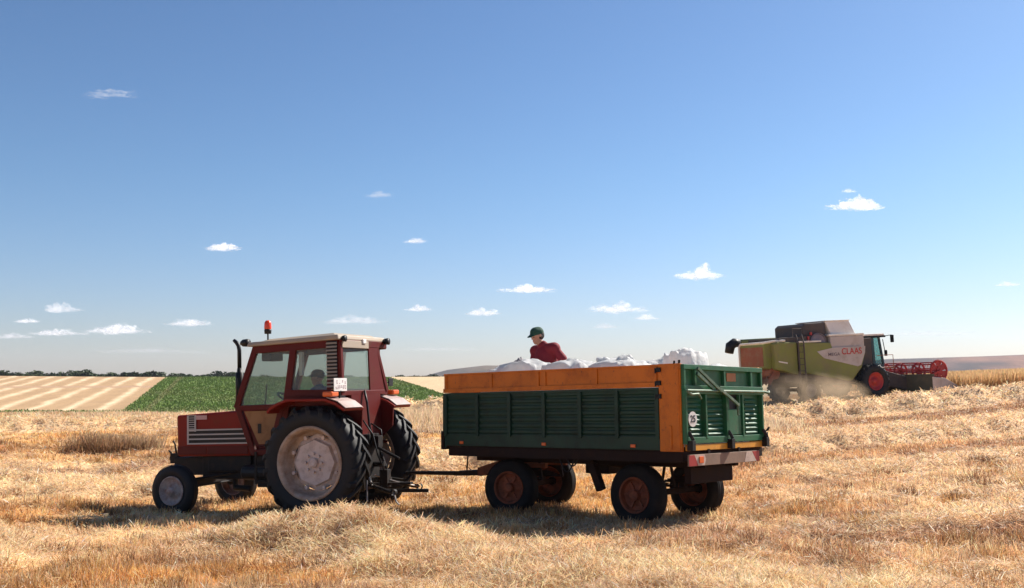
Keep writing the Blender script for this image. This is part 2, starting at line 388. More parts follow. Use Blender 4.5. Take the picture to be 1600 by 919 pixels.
# one sheet: rings round the camera out to the horizon, fine in front
ring = [1.5]
while ring[-1] < 7000: ring.append(ring[-1]*(1.0085 if 6 < ring[-1] < 240 else 1.04))
ring = np.array(ring)
ang = np.concatenate([np.arange(-34, 34.01, .13), np.arange(36, 326, 4)]); ang = np.radians(90-ang)
RR, AA = np.meshgrid(ring, ang, indexing='ij')
gx = (RR*np.cos(AA)).ravel(); gy = (RR*np.sin(AA)).ravel(); gz = zg(gx, gy)
gz = np.where(np.hypot(gx, gy) > 900, np.minimum(gz, .2), gz)
gx = np.append(gx, 0); gy = np.append(gy, 0); gz = np.append(gz, zg(np.array([0.]), np.array([0.]))[0])
nr, na = RR.shape
I = np.arange(nr*na).reshape(nr, na); J = np.roll(I, -1, 1)
quads = np.stack([I[:-1].ravel(), I[1:].ravel(), J[1:].ravel(), J[:-1].ravel()], 1)[:, ::-1]
tri = np.stack([I[0], J[0], np.full(na, nr*na)], 1)[:, ::-1]
def mesh_np(name, V, Q, T=None, col=None, m=None, smooth=False):
    me = D.meshes.new(name)
    nq = len(Q); ntri = 0 if T is None else len(T)
    me.vertices.add(len(V)); me.vertices.foreach_set('co', V.astype(np.float32).ravel())
    me.loops.add(nq*4+ntri*3 if Q.shape[1] == 4 else nq*3)
    idx = Q.ravel() if T is None else np.concatenate([Q.ravel(), T.ravel()])
    me.loops.foreach_set('vertex_index', idx.astype(np.int32))
    k = Q.shape[1]
    ls = np.arange(nq)*k
    if T is not None: ls = np.concatenate([ls, nq*k+np.arange(ntri)*3])
    me.polygons.add(nq+ntri); me.polygons.foreach_set('loop_start', ls.astype(np.int32))
    me.update(calc_edges=True); me.validate()
    if smooth: me.polygons.foreach_set('use_smooth', np.ones(nq+ntri, bool))
    if col is not None:
        a = me.color_attributes.new('Col', 'FLOAT_COLOR', 'POINT')
        a.data.foreach_set('color', np.concatenate([col, np.ones((len(col), 1))], 1).astype(np.float32).ravel())
    if m: me.materials.append(m)
    o = D.objects.new(name, me); C.objects.link(o); return o
def attr_mat(name, rough=.85, noise_amt=.0, trans=0, sc=6):
    m = D.materials.new(name); m.use_nodes = True; n = m.node_tree.nodes; l = m.node_tree.links; b = n['Principled BSDF']
    a = n.new('ShaderNodeAttribute'); a.attribute_name = 'Col'; src = a.outputs['Color']
    if noise_amt:
        tc = n.new('ShaderNodeTexCoord')
        for s_, am in ((sc, noise_amt), (sc*7, noise_amt), (sc*.3, noise_amt*.5)):
            nz = n.new('ShaderNodeTexNoise'); nz.inputs['Scale'].default_value = s_; nz.inputs['Detail'].default_value = 6; nz.inputs['Roughness'].default_value = .7
            l.new(tc.outputs['Object'], nz.inputs['Vector'])
            mr = n.new('ShaderNodeMapRange'); mr.inputs[1].default_value = .3; mr.inputs[2].default_value = .7; mr.inputs[3].default_value = 1-am; mr.inputs[4].default_value = 1+am
            l.new(nz.outputs['Fac'], mr.inputs[0])
            hv = n.new('ShaderNodeHueSaturation'); l.new(mr.outputs[0], hv.inputs['Value']); l.new(src, hv.inputs['Color']); src = hv.outputs[0]
        bp = n.new('ShaderNodeBump'); bp.inputs['Strength'].default_value = .6; bp.inputs['Distance'].default_value = .05
        l.new(nz.outputs['Fac'], bp.inputs['Height']); l.new(bp.outputs[0], b.inputs['Normal'])
    l.new(src, b.inputs['Base Color']); b.inputs['Roughness'].default_value = rough; b.inputs['Specular IOR Level'].default_value = .2
    if trans:
        out = n['Material Output']; tr = n.new('ShaderNodeBsdfTranslucent'); l.new(src, tr.inputs[0])
        mx = n.new('ShaderNodeMixShader'); mx.inputs[0].default_value = trans; l.new(b.outputs[0], mx.inputs[1]); l.new(tr.outputs[0], mx.inputs[2]); l.new(mx.outputs[0], out.inputs[0])
    return m
ground = mesh_np('ground', np.stack([gx, gy, gz], 1), quads, tri, ground_col(gx, gy), attr_mat('field_soil', .9, .28), smooth=True)
ground['kind'] = 'structure'

# ------------------------------------------------------------ straw, stubble, grass
rng = np.random.default_rng(11)
def scatter(n, r0, r1, half=31.5, p=1.0):
    """points with density falling as 1/r**(1+p) (even on the picture when p = 1)"""
    u = rng.random(n)
    r = (r0**(1-p)+u*(r1**(1-p)-r0**(1-p)))**(1/(1-p)) if abs(p-1) > 1e-3 else r0*(r1/r0)**u
    a = np.radians(90+(rng.random(n)*2-1)*half)
    return r*np.cos(a), r*np.sin(a), r
def blades(name, x, y, z, L, wd, az, el, col, m, bend=.3):
    """each blade: two stacked quads narrowing to a tip"""
    n = len(x)
    d = np.stack([np.cos(el)*np.cos(az), np.cos(el)*np.sin(az), np.sin(el)], 1)
    # width direction: roughly across the line of growth, random roll
    ra = rng.random(n)*2*np.pi; up = np.stack([np.cos(ra)*.6, np.sin(ra)*.6, np.ones(n)], 1)
    s = np.cross(d, up); s /= np.linalg.norm(s, axis=1)[:, None]+1e-9
    b0 = np.stack([x, y, z], 1); lat = rng.normal(0, bend, (n, 3))*L[:, None]*.35; lat[:, 2] -= np.abs(lat[:, 2])*.5
    b1 = b0+d*L[:, None]*.55+lat*.35; b2 = b0+d*L[:, None]+lat
    hw = (wd/2)[:, None]
    V = np.stack([b0-s*hw, b0+s*hw, b1+s*hw*.9, b1-s*hw*.9, b2+s*hw*.45, b2-s*hw*.45], 1).reshape(-1, 3)
    k = np.arange(n)[:, None]*6
    Q = np.stack([k+0, k+1, k+2, k+3, k+3, k+2, k+4, k+5], 1).reshape(-1, 4)
    o = mesh_np(name, V, Q, None, np.repeat(col, 6, 0), m)
    return o
straw_m = attr_mat('straw_stalk', .55, 0, .42)
def jitter(c, a=.16, h=.05):
    n = len(c); v = np.exp(rng.normal(0, a, (n, 1))); return np.clip(c*v*(1+rng.normal(0, h, (n, 3))), .01, .88)
# loose straw lying about, thick on the windrows
x, y, r = scatter(950000, 7.2, 64)
_, pp = rowmask(x, y); pale, brown, right, n2 = covers(x, y)
keep = rng.random(len(x)) < np.clip(.10+.65*pale+.35*pp, 0, 1); x, y, r, pale, pp = [q[keep] for q in (x, y, r, pale, pp)]
z = zg(x, y); n = len(x)
L = rng.uniform(.04, .13, n)*(1+.012*r); wd = np.maximum(.0034, .00056*r)*rng.uniform(.7, 1.4, n)
el = np.radians(rng.normal(9, 18, n)+pp*rng.uniform(0, 20, n))
col = near_col(x, y)*.45+(CREAM[None]*.55)
col = np.where((rng.random(n) < .12)[:, None], np.array([.86, .74, .56])[None], col)
straw = tag(blades('loose_straw', x, y, z+rng.random(n)*.05*(1+pp), L, wd, rng.random(n)*2*np.pi, el, jitter(col, .2), straw_m), kind='stuff')
# standing stubble
x, y, r = scatter(760000, 7.2, 60)
pale, brown, right, n2 = covers(x, y); _, pp = rowmask(x, y)
keep = rng.random(len(x)) < np.clip(1.0-.85*pale-.9*pp, 0.04, 1); x, y, r, right = [q[keep] for q in (x, y, r, right)]
n = len(x); tuft = fbm(x*1.7, y*1.7, 51, 3); L = rng.uniform(.04, .12, n)*(.5+1.0*sstep(.4, .7, tuft)); wd = np.maximum(.0038, .00060*r)*rng.uniform(.7, 1.3, n)
col = near_col(x, y); col = np.where((rng.random(n) < .22)[:, None], CREAM[None]*.95, col); col = np.where((rng.random(n) < .06)[:, None], np.array([.27, .16, .10])[None], col)
blades('wheat_stubble', x, y, zg(x, y)-.01, L, wd, rng.random(n)*2*np.pi, np.radians(rng.normal(68, 17, n)), jitter(col, .2), straw_m)['kind'] = 'stuff'
# taller darker tufts in the foreground
tx, ty, tr_ = scatter(430, 7.6, 26, p=1.3); k = 130
x = np.repeat(tx, k)+rng.normal(0, .10, len(tx)*k); y = np.repeat(ty, k)+rng.normal(0, .10, len(tx)*k); n = len(x)
tc_ = np.repeat(np.array([[.40, .20, .08], [.24, .12, .06], [.50, .28, .11]])[rng.integers(0, 3, len(tx))], k, 0)
rr_ = np.hypot(x, y)
blades('dry_tufts', x, y, zg(x, y)-.02, rng.uniform(.06, .19, n), np.maximum(.004, .00062*rr_)*rng.uniform(.7, 1.3, n), np.arctan2(y-np.repeat(ty, k), x-np.repeat(tx, k)), np.radians(rng.normal(62, 18, n)), jitter(tc_, .25), straw_m)['kind'] = 'stuff'
# tall bleached grass on the crest and by the hollow at left
def field(n, fn, x0, x1, y0, y1):
    x = rng.uniform(x0, x1, n); y = rng.uniform(y0, y1, n); k = rng.random(n) < fn(x, y); return x[k], y[k]
def crest(x, y):
    c = 38+.04*x+3*(vn(x*.12, y*0, 14)-.5)
    return (1-sstep(2.0, 5.5, np.abs(y-c)))*sstep(-24, -16, x)*(1-sstep(8, 11, x))*(.35+.65*sstep(.3, .6, fbm(x*.4, y*.4, 19, 2)))
x, y = field(90000, crest, -26, 12, 30, 46); n = len(x)
blades('bleached_grass', x, y, zg(x, y)-.02, rng.uniform(.2, .5, n)*(.45+.55*sstep(-14, -6, x)), np.full(n, .02)*rng.uniform(.6, 1.2, n), rng.random(n)*6.28, np.radians(rng.normal(74, 11, n)),
       jitter(np.repeat(np.array([[.70, .54, .35]]), n, 0), .15), straw_m)['kind'] = 'stuff'
x, y = field(40000, lambda a, b: (1-sstep(.5, 1.2, np.hypot((a+11.3)/1.25, (b-28.6)/.9)+.5*(fbm(a*.8, b*.8, 77, 2)-.5))), -15, -7, 25.5, 31); n = len(x)
blades('brown_weeds', x, y, zg(x, y)-.02, rng.uniform(.18, .55, n), np.full(n, .018)*rng.uniform(.6, 1.3, n), rng.random(n)*6.28, np.radians(rng.normal(68, 13, n)),
       jitter(np.array([.26, .13, .055])[None]*(1-np.clip((y[:, None]-27.8)/1.6, 0, 1))+np.array([.64, .47, .29])[None]*np.clip((y[:, None]-27.8)/1.6, 0, 1), .2), straw_m)['kind'] = 'stuff'  # front weeds coloured darker, painting in the shadow at the clump's foot
# uncut wheat beyond the harvester
def wheat(x, y): return ((y-(49.6+(x-22)*.18) > 0) & (x > 22.3-(y-50)*.1))*1.0
x, y = field(130000, wheat, 21, 46, 48, 66); n = len(x)
blades('standing_wheat', x, y, zg(x, y)-.02, rng.uniform(.72, .95, n), np.full(n, .034)*rng.uniform(.6, 1.2, n), rng.random(n)*6.28, np.radians(rng.normal(82, 6, n)),
       jitter(np.repeat(np.array([[.66, .44, .22]]), n, 0), .15), straw_m, .12)['kind'] = 'stuff'
# low green crop on the far plot
x = rng.uniform(-75, 22, 150000); y = rng.uniform(100, 206, 150000)
fc = far_col(x, y); k = fc[:, 1] > fc[:, 0]*1.02; x, y, fc = x[k], y[k], fc[k]; n = len(x)
blades('green_crop', x, y, zg(x, y)-.05, rng.uniform(.15, .32, n), rng.uniform(.10, .22, n), rng.random(n)*6.28, np.radians(rng.uniform(20, 85, n)), jitter(fc*1.1, .14, .06), attr_mat('crop_leaf', .6, 0, .2))['kind'] = 'stuff'

# ------------------------------------------------------------ far hills
def hill(name, pts, y, depth, col, seed):
    """ridge outline (x, height) given its own depth and rounded back"""
    xs = np.linspace(pts[0][0], pts[-1][0], 160); hs = np.interp(xs, [p[0] for p in pts], [p[1] for p in pts])
    V = []; nn = 14
    for j in range(nn):
        t = j/(nn-1); prof = math.sin(t*PI)**.7
        for xx, hh in zip(xs, hs): V.append((xx, y+(t-.5)*depth, -9+(hh+9)*prof*(1+.06*(float(vn(np.array([xx*.01]), np.array([t*6.]), seed)[0])-.5))))
    V = np.array(V); q = [(j*160+i, j*160+i+1, (j+1)*160+i+1, (j+1)*160+i) for j in range(nn-1) for i in range(159)]
    n1 = fbm(V[:, 0]*.006, V[:, 2]*.11, seed, 4)[:, None]
    cc = np.array(col[0])[None]*(1-sstep(.4, .6, n1))+np.array(col[1])[None]*sstep(.4, .6, n1)
    o = mesh_np(name, V, np.array(q), None, cc, attr_mat(name+'_slope', .9, .25, 0, .02), smooth=True); o['kind'] = 'structure'; return o
hill('hill', [(-260, -9), (-150, 8), (-95, 22), (-40, 29), (60, 29), (200, 24), (380, 22), (560, 4), (640, -9)], 1500, 300, ([.07, .06, .05], [.15, .11, .07]), 3)
hill('hill', [(300, -9), (420, 22), (525, 37), (640, 41), (760, 46), (960, 48), (1150, 50), (1500, 30)], 1420, 360, ([.055, .04, .04], [.25, .12, .08]), 8)
# ------------------------------------------------------------ row of trees behind the far ridge
def crown_mesh(seed):
    rg = np.random.default_rng(seed); V = []; Q = []; cl = []
    lobes = [(rg.uniform(-1.2, 1.2), rg.uniform(-.8, .8), rg.uniform(1.6, 3.6), rg.uniform(.7, 1.3)) for _ in range(7)]
    for i in range(420):
        lx, ly, lz, lr = lobes[rg.integers(7)]; d = rg.normal(size=3); d /= np.linalg.norm(d); p = np.array([lx, ly, lz])+d*lr*rg.uniform(.5, 1.05)*np.array([1.1, 1, .9])
        a = rg.normal(size=3); a /= np.linalg.norm(a); b = np.cross(a, rg.normal(size=3)); b /= np.linalg.norm(b); s = rg.uniform(.12, .34)
        o = len(V); V += [p-a*s, p+b*s, p+a*s, p-b*s]; Q.append((o, o+1, o+2, o+3)); c = np.array([.035, .055, .018])*rg.uniform(.6, 1.6); cl += [c]*4
    return np.array(V), np.array(Q), np.array(cl)
leafm = attr_mat('tree_leaf', .7, 0, .1); trunkm = mat('trunk_bark', (.09, .06, .04), .9)
trees = []
for k in range(5):
    o = mesh_np('crown', *[a for a in crown_mesh(k+1)[:2]], None, crown_mesh(k+1)[2], leafm)
    t = MB().tube([(0, 0, -.6), (0.05, 0, 1), (0, .1, 2.6)], [.22, .17, .08], 7).build('trunk', trunkm)
    trees.append((o.data, t.data)); D.objects.remove(o); D.objects.remove(t)
def far_tree(px, Y, s, lab, grp):
    X = (px-800)/F*Y; e = empty('distant_tree', (X, Y, float(zg(np.array([X]), np.array([Y]))[0])), lab, 'tree', grp)
    e.scale = (s*random.uniform(1.3, 2.1), s, s*random.uniform(.85, 1.05)); e.rotation_euler.z = random.random()*6
    cm, tm = random.choice(trees)
    for nm, d in (('crown', cm), ('trunk', tm)):
        q = D.objects.new(nm, d); C.objects.link(q); q.parent = e
px = -18.0
while px < 385:
    far_tree(px, random.uniform(262, 285), random.choice([.68, .78, .9, .74]), 'small dark tree in the horizon row left of the tractor cab', 'trees on the left horizon'); px += random.uniform(2.4, 4)
px = 395.0
while px < 880:
    far_tree(px, random.uniform(268, 285), random.choice([.62, .7, .78]), 'small dark tree in the low horizon row behind cab and trailer', 'trees on the middle horizon'); px += random.uniform(3.5, 6)
# ============================================================ TRACTOR (local: +x forward, +y its left side, z up)
def tyre_part(parent, c, R, w, rimR, m, lugs=0, lugh=.03, side=1, name='tyre'):
    b = MB(); h = w/2; sr = R-.02 if lugs else R
    prof = [(rimR, -h*.72), (rimR+.03, -h*.86), ((rimR+sr)/2, -h), (sr-.07, -h*.96), (sr-.02, -h*.82), (sr, -h*.5), (sr+.004, 0), (sr, h*.5), (sr-.02, h*.82), (sr-.07, h*.96), ((rimR+sr)/2, h), (rimR+.03, h*.86), (rimR, h*.72)]
    b.lathe(prof, c, 56)
    if lugs:
        for sgn in (-1, 1):
            for i in range(lugs):
                a0 = 2*PI*(i+(.5 if sgn > 0 else 0))/lugs; pts = []
                for k in range(6):
                    t = k/5; yy = sgn*h*(-.04+1.02*t); aa = a0+t*.30*(1 if True else -1)
                    rr = sr+lugh*(1 if t < .75 else 1-(t-.75)*2.2) - (.0 if t < .8 else (t-.8)*.22)
                    pts.append((aa, yy, rr))
                v = []; f = []; dw = .030/R
                for aa, yy, rr in pts:
                    for da, dr in ((-dw*1.25, -lugh*1.6), (-dw, 0), (dw, 0), (dw*1.25, -lugh*1.6)):
                        v.append((c[0]+(rr+dr)*math.cos(aa+da), c[1]+yy, c[2]+(rr+dr)*math.sin(aa+da)))
                for k in range(5):
                    for q in range(3): f.append((k*4+q, k*4+q+1, k*4+q+5, k*4+q+4))
                f += [(0, 1, 2, 3), (23, 22, 21, 20)]
                b.add(v, f)
    o = b.build(name, m, parent)
    for p in o.data.polygons[:56*12]: p.use_smooth = True
    return o
T = empty('tractor', (0, 0, 0), 'old dark red tractor with cream cab roof hitched to the trailer', 'tractor')
pose(T, TRA, TRS)
# rear wheels
for s in (1, -1):
    W_ = empty('rear_wheel', (0, 0, 0), None, None); W_.parent = T
    c = (0, s*.80, .79)
    tyre_part(W_, c, .79, .43, .50, M['tyre'], 22, .04)
    b = MB(); b.lathe([(.50, -s*.17), (.53, -s*.19), (.50, s*.02), (.50, s*.16), (.525, s*.185), (.535, s*.185), (.53, s*.20), (.49, s*.20), (.465, s*.14), (.455, s*.06), (.445, -s*.03), (.40, -s*.05)], c, 48)
    b.build('rim', M['rim'], W_, smooth=True)
    b = MB(); b.lathe([(.42, -s*.055), (.40, -s*.035), (.345, -s*.01), (.325, s*.045), (.0, s*.06)], c, 8)
    for k in range(8):
        a = k*PI/4; b.lathe([(.022, s*.05), (.022, s*.095), (0, s*.095)], (c[0]+.13*math.cos(a), c[1], c[2]+.13*math.sin(a)), 6)
        a += .39; b.lathe([(.03, s*.0), (.03, s*.05), (0, s*.05)], (c[0]+.38*math.cos(a), c[1], c[2]+.38*math.sin(a)), 6)
    b.lathe([(.075, s*.04), (.07, s*.10), (.04, s*.12), (0, s*.12)], c, 16)
    b.build('rim_disc', M['rimdisc'], W_, smooth=False)
for s in (1, -1):
    W_ = empty('front_wheel', (0, 0, 0), None, None); W_.parent = T
    c = (2.52, s*.76, .38)
    tyre_part(W_, c, .38, .20, .215, M['tyre'])
    b = MB()
    b.lathe([(.215, -s*.08), (.225, -s*.09), (.20, 0), (.20, s*.07), (.225, s*.085), (.22, s*.098), (.205, s*.095), (.185, s*.04), (.12, s*.03), (.10, s*.06), (.06, s*.075), (.055, s*.12), (0, s*.125)], c, 32)
    for k in range(5): a = k*2*PI/5; b.lathe([(.015, s*.05), (.015, s*.08), (0, s*.08)], (c[0]+.085*math.cos(a), c[1], c[2]+.085*math.sin(a)), 6)
    b.build('rim', M['rimf'], W_, smooth=True)
    MB().lathe([(.39, -.012), (.395, 0), (.39, .012)], (c[0], c[1]-.04, c[2]), 40, closed=True).lathe([(.39, -.012), (.395, 0), (.39, .012)], (c[0], c[1]+.04, c[2]), 40, closed=True).build('tread_rib', M['tyre'], W_)
# chassis, engine, axles
b = MB().box(1.35, 2.45, -.20, .20, .50, .92).box(-.45, 1.40, -.24, .24, .42, .95).box(2.40, 3.02, -.17, .17, .56, .84).box(1.5, 2.3, -.26, .26, .62, .86)
b.box(-.30, .30, -.62, .62, .66, .92).tube([(1.9, .1, .55), (1.9, .1, .36), (1.6, .1, .34)], .05).lathe([(.17, -.02), (.17, .02)], (.9, .26, .6), 16)
b.tube([(.0, -.65, .79), (.0, .65, .79)], .13, 14)
b.box(.8, 1.25, .24, .46, .40, .70).box(.85, 1.2, -.5, -.24, .45, .8)
b.build('engine_block', M['iron'], T, .015)
b = MB().bar((2.52, -.62, .46), (2.52, .62, .46), .12, .13).tube([(2.52, .60, .36), (2.52, .60, .62)], .045).tube([(2.52, -.60, .36), (2.52, -.60, .62)], .045)
b.tube([(2.40, .58, .52), (1.7, .12, .62)], .022).tube([(2.40, -.58, .52), (1.7, -.12, .62)], .022).tube([(2.35, -.58, .42), (2.35, .58, .42)], .018).tube([(2.52, .6, .38), (2.52, .68, .38)], .05).tube([(2.52, -.6, .38), (2.52, -.68, .38)], .05)
b.build('front_axle', M['iron'], T, .01)
b = MB().box(2.98, 3.14, -.12, .12, .74, .90).tube([(3.10, .02, .88), (3.12, .02, 1.04), (3.16, .02, 1.10)], .014).tube([(3.12, .06, .86), (3.20, .08, .95)], .014).tube([(3.04, .08, .88), (3.03, .12, 1.0)], .014).box(3.10, 3.17, -.10, .10, .79, .85).build('front_hitch', M['iron'], T, .006)
# hood
b = MB().hexa([(1.46, -.32, .86), (2.84, -.31, .86), (2.84, .31, .86), (1.46, .32, .86)], [(1.46, -.32, 1.57), (2.86, -.31, 1.51), (2.86, .31, 1.51), (1.46, .32, 1.57)])
H = b.build('hood', M['red'], T, .035)
b = MB().box(2.28, 2.83, .312, .322, .89, 1.02).box(1.5, 2.26, .322, .330, .89, 1.02); b.build('side_cover', M['darkred'], T, .004)
b = MB().box(2.855, 2.875, -.25, .25, .98, 1.40)
for k in range(7): b.box(2.87, 2.885, -.24, .24, 1.0+k*.058, 1.015+k*.058)
b.build('grille', M['black'], T)
b = MB().lathe([(.07, 0), (.07, .03), (0, .035)], (2.86, -.17, 1.18), 16, 'x').build('headlight', M['white'], T, smooth=True); MB().lathe([(.07, 0), (.07, .03), (0, .035)], (2.86, .17, 1.18), 16, 'x').build('headlight', M['white'], T, smooth=True)
ys = .323
b = MB().box(2.475, 2.625, ys, ys+.004, 1.06, 1.505).box(1.48, 2.5, ys, ys+.004, 1.06, 1.275).build('hood_decal', M['black'], T)
b = MB().box(2.605, 2.635, ys+.003, ys+.010, 1.05, 1.505).box(2.465, 2.492, ys+.003, ys+.010, 1.25, 1.505)
for k in range(8): b.box(2.49, 2.61, ys+.004, ys+.009, 1.255+k*.034, 1.266+k*.034)
for k in range(4): b.box(1.48, 2.61, ys+.004, ys+.009, 1.05+k*.071, 1.071+k*.071)
b.build('decal_stripes', M['line'], H)
MB().box(2.26, 2.462, ys, ys+.006, 1.435, 1.50).build('badge', mat('badge_pink', (.55, .32, .30), .5), H)
MB().box(1.2, 1.48, -.30, .30, .86, 1.56).build('bulkhead', M['darkred'], T, .01)
# exhaust
MB().tube([(1.72, .22, 1.53), (1.72, .22, 1.64), (1.72, .22, 1.65), (1.72, .22, 2.14), (1.72, .22, 2.16), (1.72, .22, 2.22)], [.035, .035, .062, .062, .04, .034], 16).tube([(1.72, .22, 2.2), (1.72, .22, 2.5), (1.735, .22, 2.57), (1.77, .22, 2.62), (1.82, .22, 2.66)], [.032, .032, .032, .032, .026], 12).tube([(1.72, .285, 1.7), (1.72, .285, 2.1)], .006).build('exhaust', M['black'], T, smooth=True)
# ---- cab
b = MB(); wd = .055
for s in (1, -1):
    yy = s*.73; yt = s*.70
    b.bar((1.40, yy, 1.60), (1.07, yt, 2.50), .07, .09)                    # front pillar
    b.bar((.62, yy, 1.02), (.405, yt, 2.48), .07, .11)                     # middle pillar
    b.bar((-.20, yy, 1.78), (-.22, yt, 2.50), .06, .07)                    # rear pillar
    b.bar((1.09, yt, 2.465), (-.36, yt, 2.50), .07, .12)                   # head rail
    b.bar((1.40, yy, 1.60), (.52, yy, 1.60), .07, .08)                     # door waist
    b.bar((.52, yy, 1.80), (-.34, yy, 1.77), .07, .10)
    b.bar((1.38, yy, 1.62), (1.10, yy, .92), .06, .09)
    b.bar((.60, yy, 1.62), (.80, yy, .92), .07, .09)
    b.bar((1.12, yy, .94), (.78, yy, .94), .06, .08)
    b.hexa([(.52, yy-.02, 1.60), (-.34, yy-.02, 1.60), (-.34, yy+.02, 1.60), (.52, yy+.02, 1.60)], [(.50, yy-.02, 1.76), (-.34, yy-.02, 1.76), (-.34, yy+.02, 1.76), (.50, yy+.02, 1.76)])
b.bar((1.08, -.70, 2.47), (1.08, .70, 2.47), .09, .10).bar((1.40, -.73, 1.60), (1.40, .73, 1.60), .08, .08)
b.bar((-.37, -.68, 2.50), (-.37, .72, 2.50), .06, .10).bar((-.37, -.68, 1.77), (-.37, .72, 1.77), .06, .07)
b.bar((-.38, .70, 1.78), (-.36, .70, 2.50), .07, .07).bar((-.38, -.66, 1.78), (-.36, -.36, 2.50), .07, .07)
b.build('cab_frame', M['darkred'], T, .008)
MB().hexa([(-.395, -.66, 1.79), (-.395, -.13, 1.79), (-.37, -.13, 1.79), (-.37, -.66, 1.79)], [(-.395, -.37, 2.47), (-.395, -.10, 2.47), (-.37, -.10, 2.47), (-.37, -.37, 2.47)]).build('rear_panel', M['darkred'], T, .004)
MB().box(-.40, -.36, -.44, .46, 1.0, 1.76).build('rear_wall', M['darkred'], T, .01)
MB().box(-.38, 1.2, -.68, .68, .98, 1.02).box(-.38, .55, .44, .47, 1.0, 1.72).box(-.38, .55, -.47, -.44, 1.0, 1.72).build('cab_floor', M['darkred'], T)
b = MB().hexa([(1.02, .722, 1.06), (.80, .722, 1.06), (.80, .735, 1.06), (1.02, .735, 1.06)], [(1.27, .722, 1.55), (.66, .722, 1.55), (.66, .735, 1.55), (1.27, .735, 1.55)]).build('door_panel', M['tan'], T)
MB().box(.97, 1.03, .735, .741, 1.22, 1.36).build('panel_slots', M['black'], T)
def pane(name, P, m=M['glass'], th=(0, .006, 0)):
    b = MB(); b.hexa(P, [tuple(Vector(p)+Vector(th)) for p in P]); return b.build(name, m, T)
for s in (1, -1):
    y = s*.725
    pane('door_window', [(1.33, y, 1.64), (.60, y, 1.64), (.42, s*.70, 2.42), (1.08, s*.70, 2.42)])
    pane('side_window', [(.48, y, 1.84), (-.17, y, 1.82), (-.19, s*.70, 2.45), (.40, s*.70, 2.44)])
pane('windscreen', [(1.39, -.7, 1.64), (1.39, .7, 1.64), (1.08, .68, 2.42), (1.08, -.68, 2.42)], th=(.006, 0, 0))
pane('rear_window', [(-.38, -.12, 1.80), (-.38, .66, 1.80), (-.365, .67, 2.45), (-.365, -.09, 2.45)], th=(.006, 0, 0))
b = MB().box(-.345, -.175, .745, .752, 1.84, 2.53).build('vent_panel', M['black'], T)
b2 = MB()
for k in range(13): b2.hexa([(-.345, .752, 1.86+k*.052), (-.175, .752, 1.86+k*.052), (-.175, .776, 1.862+k*.052), (-.345, .776, 1.862+k*.052)], [(-.345, .752, 1.886+k*.052), (-.175, .752, 1.886+k*.052), (-.175, .764, 1.884+k*.052), (-.345, .764, 1.884+k*.052)])
b2.build('louvre', M['cream'], b)
b = MB().hexa([(-.40, -.66, 2.545), (1.19, -.76, 2.51), (1.19, .79, 2.51), (-.40, .80, 2.545)], [(-.38, -.64, 2.62), (1.17, -.74, 2.575), (1.17, .77, 2.575), (-.38, .78, 2.62)])
b.hexa([(-.30, -.60, 2.615), (1.05, -.66, 2.575), (1.05, .68, 2.575), (-.30, .70, 2.615)], [(-.2, -.5, 2.655), (.9, -.56, 2.62), (.9, .58, 2.62), (-.2, .6, 2.655)])
b.build('roof', M['cream'], T, .02)
MB().box(-.41, -.37, -.08, .70, 2.43, 2.54).build('rear_fascia', M['cream'], T, .006)
b = MB().lathe([(0, 0), (.055, 0), (.06, .03), (.055, .10), (.03, .14), (0, .14)], (1.20, .70, 2.575), 14, 'x').build('work_light', M['black'], T, smooth=True); MB().lathe([(0, 0), (.055, 0), (.06, .03), (.055, .10), (.03, .14), (0, .14)], (1.20, -.62, 2.575), 14, 'x').build('work_light', M['black'], T, smooth=True)
b = MB().lathe([(0, -.08), (.055, -.08), (.045, 0), (0, 0)], (-.40, -.60, 2.555), 14, 'x').build('rear_work_light', M['black'], T, smooth=True); MB().lathe([(0, -.05), (.05, -.05), (.04, 0), (0, 0)], (-.40, .68, 2.56), 14, 'x').build('rear_work_light', M['black'], T, smooth=True)
MB().box(-.43, -.40, .02, .12, 2.50, 2.57).build('rear_lamp_block', M['white'], T, .01)
b = MB().lathe([(.012, 2.60-2.6), (.012, .10), (.05, .10), (.055, .15), (.05, .17), (0, .17)], (.93, .60, 2.60), 14, 'z').build('beacon_base', M['black'], T, smooth=True)
MB().lathe([(.052, .17), (.055, .20), (.050, .27), (.03, .30), (0, .305)], (.93, .60, 2.60), 14, 'z').build('beacon_lens', M['beacon'], b, smooth=True)
# seat, wheel, console
MB().box(.18, .60, -.22, .22, 1.32, 1.42).hexa([(.14, -.22, 1.38), (.24, -.22, 1.38), (.24, .22, 1.38), (.14, .22, 1.38)], [(.06, -.20, 1.75), (.14, -.20, 1.75), (.14, .20, 1.75), (.06, .20, 1.75)]).box(.28, .53, -.12, .12, 1.0, 1.32).build('seat', M['black'], T, .03)
b = MB()
for k in range(20):
    a, a2 = 2*PI*k/20, 2*PI*(k+1)/20
    P = lambda t: (.96+.17*math.cos(t), .19*math.sin(t), 1.72+.09*math.cos(t))
    b.tube([P(a), P(a2)], .014, 6)
b.tube([(.96, 0, 1.72), (1.12, 0, 1.30)], .02).tube([(.79, 0, 1.63), (1.13, 0, 1.81)], .01).build('steering_wheel', M['black'], T)
MB().box(.92, 1.36, -.26, .26, 1.0, 1.62).build('dashboard', M['black'], T, .03)
MB().box(.86, 1.04, .30, .62, 2.29, 2.43).build('cab_radio', M['black'], T, .02)
MB().tube([(.60, .60, 1.25), (.52, .58, 1.85), (.50, .58, 2.10)], .010, 6).tube([(1.2, .3, 1.6), (1.15, .32, 1.95)], .010, 6).build('gear_lever', M['black'], T)
MB().box(.30, .36, .60, .66, 2.05, 2.40).build('door_pillar_trim', M['white'], T, .01)
